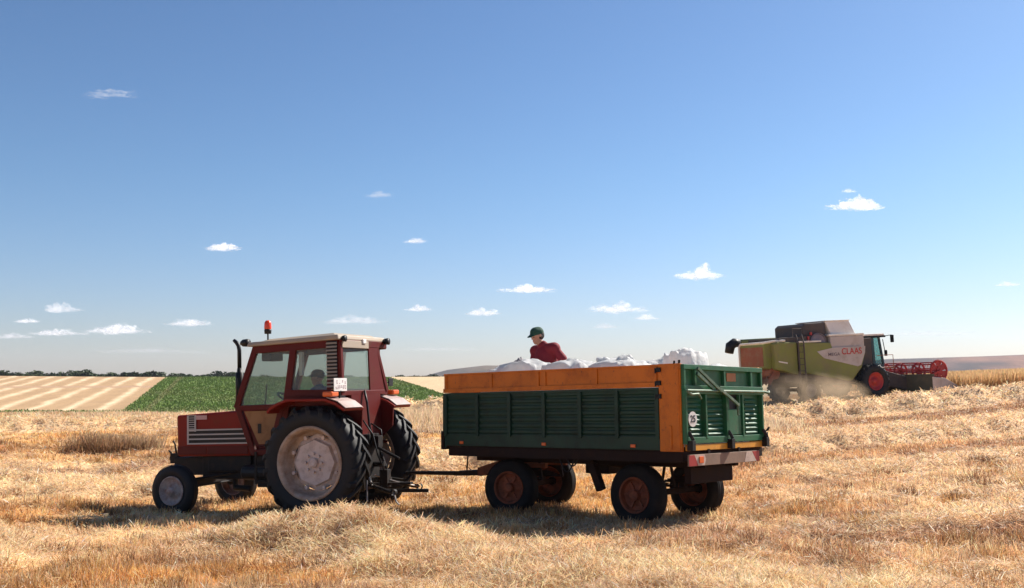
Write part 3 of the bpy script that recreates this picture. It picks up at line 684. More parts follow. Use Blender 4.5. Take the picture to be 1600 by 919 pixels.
# fenders
for s in (1, -1):
    out = 1.04*s; inn = .48*s
    prof = [(.68, 1.54), (.62, 1.60), (.50, 1.66), (.34, 1.71), (-.30, 1.70), (-.48, 1.64), (-.62, 1.55)]
    inner = [(x*.965-.0, z-.035) for x, z in prof]
    Fd = MB().prism(prof+inner[::-1], min(out, inn), max(out, inn)).build('fender', M['red'], T, .006)
    MB().prism([(.62, 1.16), (.60, 1.42), (.50, 1.60), (.33, 1.69), (-.30, 1.68), (-.46, 1.62), (-.60, 1.53), (-.58, 1.25), (-.3, 1.0), (.4, 1.0)], inn-.012, inn+.012).build('fender_inner', M['darkred'], Fd)
    MB().hexa([(-.32, out-.02*s, 1.712), (-.50, out-.02*s, 1.650), (-.50, inn+.05*s, 1.650), (-.32, inn+.05*s, 1.712)], [(-.32, out-.02*s, 1.722), (-.50, out-.02*s, 1.662), (-.50, inn+.05*s, 1.662), (-.32, inn+.05*s, 1.722)]).hexa([(-.50, out-.02*s, 1.650), (-.62, out-.02*s, 1.555), (-.62, inn+.05*s, 1.555), (-.50, inn+.05*s, 1.650)], [(-.50, out-.02*s, 1.662), (-.63, out-.02*s, 1.565), (-.63, inn+.05*s, 1.565), (-.50, inn+.05*s, 1.662)]).build('fender_sheen', M['dustsheen'], Fd)  # pale rear of the fender: dust plus a bright reflection put into the colour
    MB().box(-.42, -.26, out-.20*s if s > 0 else out-.0, out if s > 0 else out+.20, 1.725, 1.80).build('tail_lamp', M['lamp'], T, .02)
# number plate and little marks on it
P_ = MB().box(-.425, -.415, .62, .98, 1.80, 1.985).build('number_plate', M['white'], T, .003)
b = MB()
rr = random.Random(4)
for row, zz, n in ((0, 1.93, 4), (1, 1.855, 6)):
    for k in range(n):
        y0 = .66+k*(.30/n); 
        for q in range(3):
            if rr.random() < .8: b.box(-.4285, -.426, y0+rr.uniform(0, .012), y0+rr.uniform(.018, .03), zz-.025+q*.02, zz-.013+q*.02)
b.build('plate_characters', mat('plate_ink', (.28, .12, .13), .6), P_)
MB().tube([(-.42, .80, 1.81), (-.40, .80, 1.70)], .012, 6).build('plate_bracket', M['black'], T)
# mirror, hitch gear, hoses
b = MB().tube([(-.20, -.72, 1.90), (-.25, -1.0, 1.92)], .012, 6).box(-.27, -.25, -1.12, -.98, 1.86, 1.99).build('mirror', M['black'], T, .01)
b = MB()
for s in (1, -1):
    b.tube([(-.25, s*.24, .55), (-.60, s*.30, .42), (-.95, s*.42, .34), (-1.02, s*.42, .33)], .032, 8).tube([(-.62, s*.30, .44), (-.42, s*.30, .95), (-.36, s*.26, 1.12)], .02, 8)
    b.lathe([(.045, -.03), (.045, .03)], (-1.04, s*.42, .33), 12).tube([(-.5, s*.22, .50), (-.80, s*.50, .42)], .010, 6)
    b.tube([(-.25, s*.16, 1.12), (-.42, s*.26, 1.12)], .028, 8)
b.box(-.50, -.22, -.18, .18, .50, 1.15).box(-.62, -.48, -.07, .07, .95, 1.12).tube([(-.5, 0, .98), (-.95, .05, .78)], .024, 8).tube([(-.5, 0, .70), (-.68, 0, .70)], .04, 10)
b.bar((-.3, 0, .40), (-1.12, 0, .42), .09, .035).box(-.75, -.62, -.06, .06, .36, .62).bar((-.45, -.1, .30), (-1.15, -.5, .26), .08, .05)
b.build('linkage', M['iron'], T, .004)
MB().tube([(-1.04, .42, .33), (-1.10, .46, .20), (-1.14, .46, .16)], .014, 6).tube([(-.62, .44, .50), (-.66, .52, .20)], .012, 6).tube([(-.5, .30, 1.1), (-.56, .34, .62), (-.66, .36, .42)], .012, 6).tube([(-1.04, -.42, .33), (-.85, -.1, .42), (-.55, .1, .55)], .012, 6).build('chain', M['steel'], T)
MB().tube([(-.42, .10, 1.80), (-.46, .10, 1.62), (-.50, .12, 1.30), (-.56, .1, 1.0)], .018, 8).tube([(-.40, .18, 1.40), (-.60, .2, 1.15), (-.62, .1, .85), (-.7, .05, .6)], .012, 6).tube([(-.40, -.12, 1.3), (-.55, -.15, 1.2), (-.60, -.1, 1.0)], .012, 6).build('hose', M['black'], T, smooth=True)
MB().box(.72, 1.05, .55, .78, .50, .53).box(.72, 1.05, .55, .78, .72, .75).bar((1.05, .77, .48), (1.05, .77, .95), .02, .04).bar((.72, .77, .48), (.72, .77, .95), .02, .04).build('step', M['iron'], T, .004)
MB().lathe([(.10, -.22), (.115, -.20), (.115, .20), (.10, .22), (0, .22)], (1.28, .42, .62), 16, 'x').build('battery_box', M['black'], T)

# ============================================================ TRAILER
R_ = empty('trailer', (0, 0, 0), 'green and orange four wheeled farm trailer filled with white sacks behind the tractor', 'trailer')
pose(R_, TRL, TLS)
MB().box(-2.52, 2.52, -1.18, 1.18, 1.17, 1.22).build('bed_floor', M['chassis'], R_)
def side_wall(s):
    """corrugated drop side between the posts"""
    y = s*1.175; b = MB(); n = 7; z0, z1 = 1.40, 2.12
    pts = [(z0, 0)]
    for k in range(n):
        a = z0+(z1-z0)*(k+.12)/n; e = z0+(z1-z0)*(k+.88)/n; d = .018
        pts += [(a, 0), (a+.02, d), (e-.02, d), (e, 0)]
    pts.append((z1, 0))
    poly = [(y+s*d, z) for z, d in pts]+[(y-s*.03, z1), (y-s*.03, z0)]
    b.prism(poly, -2.16, 2.50, 'x')
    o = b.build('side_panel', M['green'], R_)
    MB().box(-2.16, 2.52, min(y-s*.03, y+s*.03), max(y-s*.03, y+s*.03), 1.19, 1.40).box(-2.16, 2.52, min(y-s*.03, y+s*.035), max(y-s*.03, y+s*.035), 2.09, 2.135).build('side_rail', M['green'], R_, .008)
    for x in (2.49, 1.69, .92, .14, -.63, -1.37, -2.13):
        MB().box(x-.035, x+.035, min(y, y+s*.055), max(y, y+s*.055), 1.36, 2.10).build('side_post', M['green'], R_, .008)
    b = MB().box(-2.16, 2.54, min(y-s*.02, y+s*.012), max(y-s*.02, y+s*.012), 2.14, 2.475).build('board', M['orange'], R_)
    b2 = MB().box(-2.16, 2.55, min(y, y+s*.045), max(y, y+s*.045), 2.14, 2.215).box(-2.16, 2.55, min(y, y+s*.03), max(y, y+s*.03), 2.452, 2.485)
    for x in (2.50, 1.36, .27, .12, -.96, -2.10): b2.box(x-.03, x+.03, min(y, y+s*.035), max(y, y+s*.035), 2.21, 2.455)
    b2.build('board_rib', M['orange'], b, .005)
    b = MB().box(-2.55, -2.165, min(y-s*.03, y+s*.04), max(y-s*.03, y+s*.04), 1.175, 2.49).build('corner_panel', M['orange'], R_, .01)
    MB().box(-2.39, -2.34, min(y+s*.04, y+s*.06), max(y+s*.04, y+s*.06), 1.20, 1.56).box(-2.53, -2.49, min(y+s*.04, y+s*.055), max(y+s*.04, y+s*.055), 1.2, 2.45).build('corner_rib', M['orange'], b, .006)
    h = MB()
    for z in (2.40, 2.20, 2.00): h.box(-2.22, -2.14, min(y+s*.04, y+s*.065), max(y+s*.04, y+s*.065), z-.035, z+.035).tube([(-2.12, y+s*.05, z-.05), (-2.12, y+s*.05, z+.03)], .014, 6)
    h.build('hinge', M['black'], R_, .004)
    for x in (2.08, .14, -1.67): MB().box(x-.045, x+.045, min(y+s*.03, y+s*.05), max(y+s*.03, y+s*.05), 1.225, 1.275).build('side_reflector', M['lamp'], R_, .006)
    MB().box(-2.5, 2.45, min(y-s*.04, y+s*.0), max(y-s*.04, y+s*.0), 1.01, 1.168).build('side_skirt', M['chassis'], R_, .006)
side_wall(1); side_wall(-1)
# front wall
b = MB().box(2.47, 2.52, -1.17, 1.17, 1.2, 2.12)
for y in (-.6, 0, .6): b.box(2.52, 2.57, y-.04, y+.04, 1.2, 2.1)
b.box(2.50, 2.58, -1.2, -1.14, 1.15, 2.13).box(2.50, 2.58, 1.14, 1.2, 1.15, 2.13)
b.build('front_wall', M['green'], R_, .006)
MB().box(2.47, 2.53, -1.17, 1.17, 2.14, 2.47).build('front_board', M['orange'], R_, .006)
MB().box(2.53, 2.60, .95, 1.23, 1.12, 1.45).build('front_bracket', M['chassis'], R_, .01)
# tailgate: upper flap and lower gate
X = -2.55
b = MB().box(X, X+.03, -1.16, 1.16, 2.10, 2.46).build('upper_flap', M['green_lit'], R_)
b2 = MB().box(X-.06, X, -1.19, 1.19, 2.40, 2.475).box(X-.06, X, -1.19, 1.19, 2.10, 2.16)
for y in (1.16, .86, .01, -.83, -1.16): b2.box(X-.055, X, y-.025, y+.025, 2.16, 2.40)
b2.build('flap_frame', M['green_lit'], b, .006)
MB().box(X-.012, X, -.40, -.12, 2.24, 2.37).build('flap_plate', mat('plate_ochre', (.42, .16, .05), .6, 0, DUST, .3, 8), b)
# louvred pressed sheet
b = MB().box(X+.01, X+.03, -1.16, 1.16, 1.38, 2.10).build('gate_sheet', M['green_lit'], R_)
def louv(y0, y1):
    q = MB()
    for k in range(8):
        z = 1.425+k*.072
        q.hexa([(X-.046, y0, z), (X+.01, y0, z), (X+.01, y1, z), (X-.046, y1, z)], [(X-.030, y0+.01, z+.022), (X+.01, y0+.01, z+.045), (X+.01, y1-.01, z+.045), (X-.030, y1-.01, z+.022)])
    q.build('gate_louvre', M['green_lit'], b)
louv(.72, 1.10); louv(.08, .52); louv(-.98, -.62)
g = MB()
for y in (1.16, .61, .00, -.50, -1.14): g.box(X-.075, X+.01, y-.022, y+.022, 1.36, 2.10)
g.box(X-.07, X+.01, -1.18, 1.18, 1.29, 1.385).box(X-.085, X-.0, -1.18, 1.18, 2.03, 2.095)
g.build('gate_frame', M['green_lit'], R_, .006)
g = MB().box(X-.05, X+.01, -.46, -.06, 1.40, 1.80).box(X-.06, X, -.44, -.40, 1.8, 2.03).box(X-.06, X, -.09, -.05, 1.8, 2.03).build('grain_door', M['green_lit'], R_, .006)
MB().box(X-.004, X+.012, -.40, -.09, 1.80, 2.03).build('door_opening', M['black'], R_)
# lever gear
g = MB().bar((X-.10, .88, 2.42), (X-.12, .25, 2.08), .035, .045).bar((X-.12, .30, 2.12), (X-.12, -.28, 1.86), .035, .045).tube([(X-.11, -.26, 1.88), (X-.11, -.27, 1.70)], .018, 8)
g.bar((X-.10, .90, 2.34), (X-.10, .45, 2.12), .04, .05).tube([(X-.10, -1.15, 2.08), (X-.10, 1.18, 2.08)], .022, 8).lathe([(.06, -.03), (.06, .0)], (X-.08, .28, 2.10), 12, 'x')
g.tube([(X-.10, -1.14, 2.08), (X-.14, -1.24, 2.06), (X-.10, -1.30, 2.09)], .022, 8).tube([(X-.05, 1.16, 2.08), (X-.12, 1.08, 2.02), (X-.12, .9, 2.03), (X-.10, .8, 1.96)], .02, 8)
g.build('gate_lever', mat('lever_green', (.05, .12, .06), .45, .2, (.3, .3, .24), .35, 8), R_, .004)
for y in (1.12, -.02, -1.12):
    g = MB().bar((X-.07, y, 1.47), (X-.13, y-.03, 1.34), .03, .05).box(X-.15, X-.05, y-.06, y+.03, 1.19, 1.34); g.build('gate_latch', M['black'], R_, .004)
g = MB().box(X-.1, X-.02, -1.24, -1.16, 1.25, 1.42).tube([(X-.06, -1.2, 1.42), (X-.10, -1.28, 1.5), (X-.06, -1.3, 1.44)], .014, 6)
g.build('gate_hook', M['black'], R_, .004)
MB().box(X-.06, X+.0, -1.17, 1.12, 1.185, 1.275).build('rear_sill', M['yellow'], R_, .006)
MB().box(X+.0, X+.12, -1.2, 1.2, 1.03, 1.175).build('rear_crossmember', M['chassis'], R_, .006)
# speed disc
q = MB().lathe([(.115, 0), (.115, -.010), (0, -.010)], (X-.062, 1.0, 1.655), 28, 'x').build('speed_sign', M['white'], R_)
text('speed_number', '25', .145, M['btxt'], q, (X-.075, 1.0, 1.655), (PI/2, 0, -PI/2))
# bumper board
g = MB().box(X-.09, X-.06, -.92, 1.16, .96, 1.13).build('bumper_board', M['board'], R_, .004)
MB().prism([(1.165, .965), (1.165, 1.125), (1.02, 1.125), (.92, .965)], X-.094, X-.0905, 'x').build('red_stripe', M['boardred'], g); MB().prism([(-.84, .965), (-.925, .965), (-.925, 1.125), (-.70, 1.125)][::-1], X-.094, X-.0905, 'x').build('red_stripe', M['boardred'], g)
MB().prism([(1.015, 1.125), (.915, .965), (.74, .965), (.70, 1.06), (.74, 1.125)], X-.094, X-.0905, 'x').prism([(-.45, .965), (-.83, .965), (-.69, 1.125), (-.52, 1.125)], X-.094, X-.0905, 'x').build('pale_stripe', mat('stripe_pale', (.55, .42, .34), .6, 0, (.3, .2, .15), .3, 9), g)
MB().box(X-.11, X-.094, .78, .90, 1.0, 1.1).build('rear_lamp', M['lamp'], g, .01)
MB().box(X-.08, X-.04, .55, .60, 1.1, 1.2).box(X-.08, X-.04, -.35, -.30, 1.1, 1.2).build('board_bracket', M['chassis'], R_)
# chassis
b = MB()
for s in (1, -1): b.box(-2.50, 2.40, s*.45-.05, s*.45+.05, .90, 1.165)
for x in (-2.3, -1.5, -.7, .1, .9, 1.5, 2.2): b.box(x-.04, x+.04, -1.12, 1.12, 1.04, 1.165)
b.box(-2.32, -2.20, -.62, .62, .66, .92).bar((-2.26, .5, .7), (-2.26, -.6, .86), .05, .05)
b.build('frame', M['chassis'], R_, .006)
def trailer_wheel(c, s, parent):
    W_ = empty('wheel', (0, 0, 0), None, None); W_.parent = parent
    tyre_part(W_, c, .475, .29, .27, M['tyre_t'])
    k = MB(); k.lathe([(.27, -s*.12), (.285, -s*.13), (.25, 0), (.25, s*.09), (.285, s*.12), (.28, s*.135), (.255, s*.125), (.235, s*.05), (.17, s*.03), (.10, s*.05), (.085, s*.06), (.08, s*.15), (.05, s*.165), (0, s*.165)], c, 36)
    for i in range(6): a = i*PI/3; k.bar((c[0]+.09*math.cos(a), c[1]+s*.055, c[2]+.09*math.sin(a)), (c[0]+.22*math.cos(a), c[1]+s*.06, c[2]+.22*math.sin(a)), .045, .03, (0, 1, 0))
    k.build('rim', M['rim_t'], W_, smooth=False)
    k = MB()
    for y in (-.08, -.03, .03, .08): k.lathe([(.478, -.014), (.483, -.008), (.483, .008), (.478, .014)], (c[0], c[1]+y, c[2]), 48, closed=True)
    k.build('tread_rib', M['tyre_t'], W_)
def axle(x, parent):
    b = MB().bar((x, -.85, .475), (x, .85, .475), .09, .09)
    for s in (1, -1):
        for k in range(5): b.bar((x-.42+.06*k, s*.45, .60+.022*k), (x+.42-.06*k, s*.45, .60+.022*k), .07, .018)
        b.bar((x-.42, s*.45, .60), (x-.36, s*.45, .90), .05, .03).bar((x+.42, s*.45, .60), (x+.36, s*.45, .90), .05, .03).box(x-.05, x+.05, s*.45-.05, s*.45+.05, .47, .62)
        b.tube([(x, s*.85, .475), (x, s*.98, .475)], .07, 12)
    b.build('axle', M['chassis'], parent, .004)
axle(-1.487, R_)
for s in (1, -1): trailer_wheel((-1.487, s*.84, .475), s, R_)
B_ = empty('front_bogie', (0, 0, 0), None, None); B_.parent = R_
ob = []
axle(0, B_)
for s in (1, -1): trailer_wheel((0, s*.84, .475), s, B_)
MB().lathe([(.48, .86), (.52, .86), (.52, .92), (.48, .92)], (0, 0, 0), 32, 'z', closed=True).box(-.5, .5, -.5, -.40, .80, .88).box(-.5, .5, .40, .5, .80, .88).build('turntable', M['rust'], B_)
MB().bar((.40, .45, .84), (.86, .42, .70), .08, .16).bar((.40, -.45, .84), (.86, -.42, .70), .08, .16).bar((.84, -.45, .70), (.84, .45, .70), .10, .14).build('drawbar_bracket', M['rust'], B_, .006)
MB().bar((.86, .40, .68), (1.55, .05, .64), .07, .09).bar((.86, -.40, .68), (1.55, -.05, .64), .07, .09).tube([(1.5, 0, .64), (2.62, 0, .63)], [.045, .035], 10).lathe([(.03, -.03), (.06, -.03), (.06, .03), (.03, .03)], (2.66, 0, .62), 16, 'z', closed=True).tube([(1.25, .2, .68), (1.22, .2, 1.05)], .014, 6).tube([(1.22, .2, 1.04), (1.12, .2, 1.02)], .012, 6).tube([(1.28, .1, .66), (1.32, .12, .80), (1.22, .1, .72)], .010, 6).build('drawbar', M['iron'], B_, .004)
B_.location = (1.478, 0, 0); B_.rotation_euler = (0, 0, math.radians(16))
# hanging bits
b = MB().bar((-.50, .9, 1.04), (-.68, .9, .90), .10, .14).bar((-.62, .9, .95), (-.80, .9, .52), .12, .13).build('support_leg', M['chassis'], R_, .01)
b = MB()
for x0, x1, d in ((-.10, -.42, .22), (-.25, -.5, .12)):
    pts = [(x0+(x1-x0)*t, 1.1, 1.02-d*math.sin(PI*t)*1.0) for t in np.linspace(0, 1, 10)]; b.tube(pts, .012, 6)
b.build('hanging_cable', M['black'], R_)
MB().box(-.35, .15, -.35, .1, .72, .95).tube([(.3, 0, 1.0), (-.9, 0, .85)], .07, 12).build('tipping_ram', M['chassis'], R_, .01)
MB().tube([(-2.53, 1.19, 2.48), (-2.53, 1.19, 2.54)], .018, 8).build('corner_pin', M['black'], R_); MB().tube([(-2.45, 1.2, 2.48), (-2.45, 1.2, 2.53)], .016, 6).build('corner_pin', M['black'], R_)

# ============================================================ SACKS standing on the trailer bed
def TL(p): return wpt(TRL, TLS, p)
TROT = Matrix.Rotation(TRL[3], 3, 'Z')@Matrix.Rotation(TRL[4], 3, 'Y')@Matrix.Rotation(TRL[5], 3, 'X')
def sack(x, y, hgt, wx, wy, label, peaks=0, seed=0, m=None, name='white_sack'):
    """bulging big bag with a pleated top and stand-up lifting loops"""
    rg = random.Random(seed); bm = bmesh.new(); bmesh.ops.create_cube(bm, size=1)
    bmesh.ops.subdivide_edges(bm, edges=bm.edges[:], cuts=24, use_grid_fill=True)
    for v in bm.verts:
        X_, Y_, Z_ = v.co*2; n = Vector((X_, Y_, Z_)); 
        rr = (abs(X_)**5+abs(Y_)**5)**.2+1e-6; s_ = max(abs(X_), abs(Y_))
        k = s_/rr*1.06; X_ *= k; Y_ *= k
        bulge = 1+.07*math.cos(Z_*PI/2)
        z = (Z_+1)/2*hgt
        if Z_ > .3: tt = (Z_-.3)/.7; sh = 1-.16*tt**2; X_ *= sh; Y_ *= sh
        if Z_ > .98:
            d2 = X_*X_+Y_*Y_; z += .12*math.exp(-d2*1.4)+.05*mnoise.noise(Vector((X_*3, Y_*3, seed)))
        ang_ = math.atan2(Y_, X_); fold = (1-abs(mnoise.noise(Vector((math.cos(ang_)*4+seed, math.sin(ang_)*4, z*2.2))))*2.2); fold2 = 1-abs(mnoise.noise(Vector((X_*3.3+seed, Y_*3.3, z*3))))*2.5
        nn = mnoise.noise(Vector((X_*1.8+seed*3.1, Y_*1.8, z*4)))*.05+.02*fold+.022*fold2
        v.co = Vector((X_*wx/2*bulge*(1+nn), Y_*wy/2*bulge*(1+nn), z+nn*.8*(1 if Z_ > -.9 else 0)))
    b = MB()
    me = D.meshes.new(name); bm.to_mesh(me); bm.free(); me.materials.append(m or M['sack']); me.polygons.foreach_set('use_smooth', [True]*len(me.polygons))
    o = D.objects.new(name, me); C.objects.link(o); tag(o, label, 'sack', 'white sacks in the trailer')
    o.matrix_world = Matrix.Translation(Vector(TL((x, y, 1.225))))@TROT.to_4x4()@Matrix.Rotation(rg.uniform(-.12, .12), 4, 'Z')@Matrix.Scale(TLS, 4)
    for k in range(peaks):
        a = rg.uniform(0, 6.28); px_, py_ = math.cos(a)*wx*.25*(k > 0), math.sin(a)*wy*.25*(k > 0); lb = MB(); hh = rg.uniform(.10, .20); pts = []
        base = hgt+.02
        lean = rg.uniform(-.1, .1)
        # crumpled neck of cloth
        rings = 7; n = 12; v = []; f = []
        for i in range(rings):
            t = i/(rings-1); r0 = .13*(1-t)**.7+.035+.035*t*(t > .6)
            for j in range(n):
                an = 2*PI*j/n; r1 = r0*(1+.35*math.sin(3*an+k+i*.6)*(.3+t))
                v.append((px_+r1*math.cos(an)+lean*t, py_+r1*math.sin(an), base-.06+t*(hh+.06)+.015*math.sin(5*an+k)*t))
        f = [(i*n+j, i*n+(j+1) % n, (i+1)*n+(j+1) % n, (i+1)*n+j) for i in range(rings-1) for j in range(n)]+[tuple((rings-1)*n+j for j in range(n))]
        lb.add(v, f).build('sack_neck', m or M['sack'], o, smooth=True)
    return o
sack(1.05, .55, 1.34, .98, .90, 'low bulging white sack pressed against the man in the maroon shirt', 0, 1)
sack(1.56, .57, 1.225, .62, .80, 'lowest white sack at the front end of the load nearest the tractor', 0, 2)
sack(.05, .52, 1.30, .98, .92, 'flat topped white sack just right of the man in the maroon shirt', 1, 3)
sack(-.93, .50, 1.29, .94, .92, 'white sack with crumpled neck along the near board at the middle of the load', 3, 4)
sack(-2.08, .30, 1.40, .60, .64, 'tallest domed white sack in the rear corner beside the orange corner post', 0, 5)
sack(-.05, -.55, 1.33, 1.0, 1.0, 'white sack with pointed necks in the far row at the middle of the trailer', 3, 6)
sack(-1.08, -.55, 1.30, 1.0, 1.0, 'white sack with twisted top in the far row toward the tailgate', 2, 7)
sack(-2.02, -.58, 1.18, .84, .9, 'sunken white sack hidden low behind the green tailgate', 0, 8)
sack(2.0, -.30, 1.44, .30, .34, 'small grey sack at the front end of the trailer load left of the man', 0, 9, M['sackgrey'], 'grey_sack').__setitem__('group', 'grey sacks')
# ============================================================ PEOPLE: capsules fused into one continuous body surface
def capsule(b, p, q, r0, r1, n=14):
    p, q = Vector(p), Vector(q); d = (q-p); L = d.length; d = d/L; pts = []; rs = []
    for k in range(5): a = -PI/2+PI/2*(k+.3)/5; pts.append(p+d*math.sin(a)*r0); rs.append(math.cos(a)*r0)
    for k in range(6): t = k/5; pts.append(p.lerp(q, t)); rs.append(r0+(r1-r0)*t)
    for k in range(5): a = PI/2*(k+.7)/5; pts.append(q+d*math.sin(a)*r1); rs.append(math.cos(a)*r1)
    b.tube(pts, [max(.002, r) for r in rs], n)
def fused(b, name, m, parent, vox, sm=4):
    o = b.build(name, m, parent); r = o.modifiers.new('remesh', 'REMESH'); r.mode = 'VOXEL'; r.voxel_size = vox; r.use_smooth_shade = True
    s = o.modifiers.new('smooth', 'SMOOTH'); s.iterations = sm; s.factor = .5; return o
def head(b, c, fw, s=1.0, down=0):
    """skull, jaw, nose, brow and ears; fw = direction the face looks"""
    c = Vector(c); f = Vector(fw).normalized(); up = Vector((0, 0, 1)); up = (up-f*up.dot(f)).normalized(); r = f.cross(up)
    def P(a, bb, cc): return c+(f*a+r*bb+up*cc)*s
    capsule(b, P(-.02, 0, .03), P(.02, 0, .03), .092*s, .088*s)
    capsule(b, P(.01, 0, -.02), P(.045, 0, -.085), .072*s, .045*s)
    capsule(b, P(.095, 0, .01), P(.112, 0, -.025), .010*s, .015*s)
    capsule(b, P(.086, -.035, .022), P(.086, .035, .022), .012*s, .012*s)
    capsule(b, P(.088, -.022, -.062), P(.088, .022, -.062), .010*s, .010*s)
    for k in (1, -1): capsule(b, P(-.01, k*.088, .01), P(-.015, k*.092, -.025), .018*s, .012*s, 8)
    return P
def hand(b, w, d, s=1.0, curl=.5, side=1):
    """palm, four curled fingers and a thumb; w wrist, d direction"""
    w = Vector(w); d = Vector(d).normalized(); ref = Vector((0, 0, 1)); r = d.cross(ref)
    if r.length < .1: r = Vector((0, 1, 0))
    r.normalize(); u = r.cross(d)
    capsule(b, w+d*.02, w+d*.075, .030*s, .036*s)
    for k, (o, L) in enumerate(((-.033, .075), (-.011, .085), (.011, .080), (.033, .062))):
        a = w+d*.09+r*o; m_ = a+d*L*.5*s-u*.01; t = m_+(d*math.cos(curl*1.6)-u*math.sin(curl*1.6))*L*.5*s
        capsule(b, a, m_, .010, .009, 8); capsule(b, m_, t, .009, .0075, 8)
    a = w+d*.03+r*.035*side; capsule(b, a, a+(d*.6+r*.7*side).normalized()*.04, .013, .011, 8); capsule(b, a+(d*.6+r*.7*side).normalized()*.04, a+(d*.6+r*.7*side).normalized()*.04+d*.035, .011, .009, 8)
# the man in the trailer, leaning forward among the sacks (world metres; X right, Y away)
mp = Vector(TL((1.24, -.10, 1.235)))      # where he stands on the bed
Pn = empty('person', mp, 'man in maroon polo shirt and green cap bending over the sacks in the trailer', 'person')
# figure frame: x = image left/forward of his lean, built directly in world axes relative to his feet
hip = Vector((.14, .02, 1.03)); chest = Vector((.02, -.02, 1.42)); neck = Vector((-.045, -.04, 1.63)); hd = Vector((-.125, -.06, 1.735))
shL = Vector((-.15, .10, 1.50)); shR = Vector((.15, -.17, 1.53))
elL = Vector((-.20, .02, 1.16)); wrL = Vector((-.25, -.12, .95)); elR = Vector((.33, -.25, 1.31)); wrR = Vector((.47, -.29, 1.15))
face = Vector((-.82, -.50, -.22))
b = MB()
capsule(b, hip, chest, .135, .14); capsule(b, chest, neck+Vector((0, 0, -.06)), .13, .08); capsule(b, shL, shR, .075, .075); capsule(b, neck-Vector((0, 0, .05)), hd-Vector((0, 0, .03)), .058, .056)
for k in (1, -1):
    hj = hip+Vector((0, k*.09, -.02)); kn = Vector((.08, k*.10, .47)); an = Vector((.12+.08*k, k*.11, .09))
    capsule(b, hj, kn, .088, .058); capsule(b, kn, an, .058, .040); capsule(b, an+Vector((.02, 0, -.05)), an+Vector((-.16, 0, -.06)), .040, .035)
for s_, e_, w_, sd in ((shL, elL, wrL, 1), (shR, elR, wrR, -1)):
    capsule(b, s_, e_, .052, .042); capsule(b, e_, w_, .040, .027); hand(b, w_, (w_-e_), 1, .6, sd)
P = head(b, hd, face)
fused(b, 'body', M['skin'], Pn, .011, 3)
b = MB(); capsule(b, hip+Vector((0, 0, .0)), chest, .185, .190); capsule(b, Vector((.22, .03, 1.10)), Vector((.06, .0, 1.46)), .15, .13); capsule(b, chest+Vector((.04, -.02, -.02)), chest+Vector((-.04, .03, 0)), .16, .15); capsule(b, chest, neck+Vector((.01, 0, -.05)), .165, .092); capsule(b, shL, shR, .100, .108)
capsule(b, shL, shL.lerp(elL, .72), .075, .072); capsule(b, shR, shR.lerp(elR, .75), .078, .075); capsule(b, neck+Vector((.03, .03, -.03)), neck+Vector((.03, -.03, -.03)), .062, .062)
fused(b, 'polo_shirt', M['shirt'], Pn, .014, 3)
b = MB(); capsule(b, hip+Vector((0, -.06, -.02)), hip+Vector((0, .06, -.02)), .142, .142)
for k in (1, -1):
    hj = hip+Vector((0, k*.09, -.04)); kn = Vector((.08, k*.10, .47)); an = Vector((.12+.08*k, k*.11, .13)); capsule(b, hj, kn, .105, .076); capsule(b, kn, an, .076, .062)
fused(b, 'trousers', M['trousers'], Pn, .015)
b = MB()
for k in (1, -1): an = Vector((.12+.08*k, k*.11, .05)); capsule(b, an, an+Vector((-.18, 0, -.01)), .052, .046)
fused(b, 'shoes', M['shoe'], Pn, .012)
b = MB(); capsule(b, P(-.035, 0, .02), P(-.03, 0, .05), .097, .092); capsule(b, P(-.02, .07, -.01), P(-.02, -.07, -.01), .035, .035); fused(b, 'hair', M['hair'], Pn, .010)
b = MB(); capsule(b, P(-.03, 0, .062), P(.02, 0, .066), .098, .095)
for k in range(-3, 4): capsule(b, P(.07, k*.018, .052), P(.185-abs(k)*.010, k*.018, .018), .016, .010, 8)
fused(b, 'cap', M['cap'], Pn, .010)
b = MB()
for k in (1, -1): b.ball(P(.088, k*.034, .004), .011, 8, 6)
b.build('eyes', M['btxt'], Pn)
# driver in the cab
dp = wpt(TRA, TRS, (.42, 0, 1.0))
Dr = empty('person', dp, 'driver with dark cap and blue shirt seated inside the tractor cab', 'person')
fwd = Vector((math.cos(TRA[3]), math.sin(TRA[3]), 0)); lf = Vector((-fwd.y, fwd.x, 0))
def Q(x, y, z): return fwd*x+lf*y+Vector((0, 0, z))
b = MB(); capsule(b, Q(0, 0, .55), Q(.02, 0, .86), .15, .15); capsule(b, Q(.02, 0, .9), Q(.06, 0, 1.06), .10, .06); capsule(b, Q(.02, .16, .93), Q(.02, -.16, .93), .07, .07)
for k in (1, -1):
    capsule(b, Q(.02, k*.10, .52), Q(.50, k*.14, .50), .09, .065); capsule(b, Q(.50, k*.14, .50), Q(.56, k*.14, .08), .06, .042); capsule(b, Q(.54, k*.14, .04), Q(.70, k*.14, .03), .04, .035)
    capsule(b, Q(.02, k*.21, .92), Q(.20, k*.27, .70), .055, .042); capsule(b, Q(.20, k*.27, .70), Q(.50, k*.17, .80), .040, .028); hand(b, Q(.50, k*.17, .80), fwd, 1, .9, k)
PD = head(b, Q(.08, 0, 1.15), fwd+lf*.35)
fused(b, 'body', M['skin'], Dr, .012, 3)
b = MB(); capsule(b, Q(0, 0, .55), Q(.02, 0, .86), .17, .172); capsule(b, Q(.02, 0, .9), Q(.04, 0, .99), .13, .085); capsule(b, Q(.02, .18, .93), Q(.02, -.18, .93), .085, .085)
for k in (1, -1): capsule(b, Q(.02, k*.21, .92), Q(.17, k*.26, .74), .075, .065)
fused(b, 'blue_shirt', M['bluesh'], Dr, .015)
b = MB(); 
for k in (1, -1): capsule(b, Q(.02, k*.10, .52), Q(.50, k*.14, .50), .108, .08); capsule(b, Q(.50, k*.14, .50), Q(.56, k*.14, .12), .078, .06)
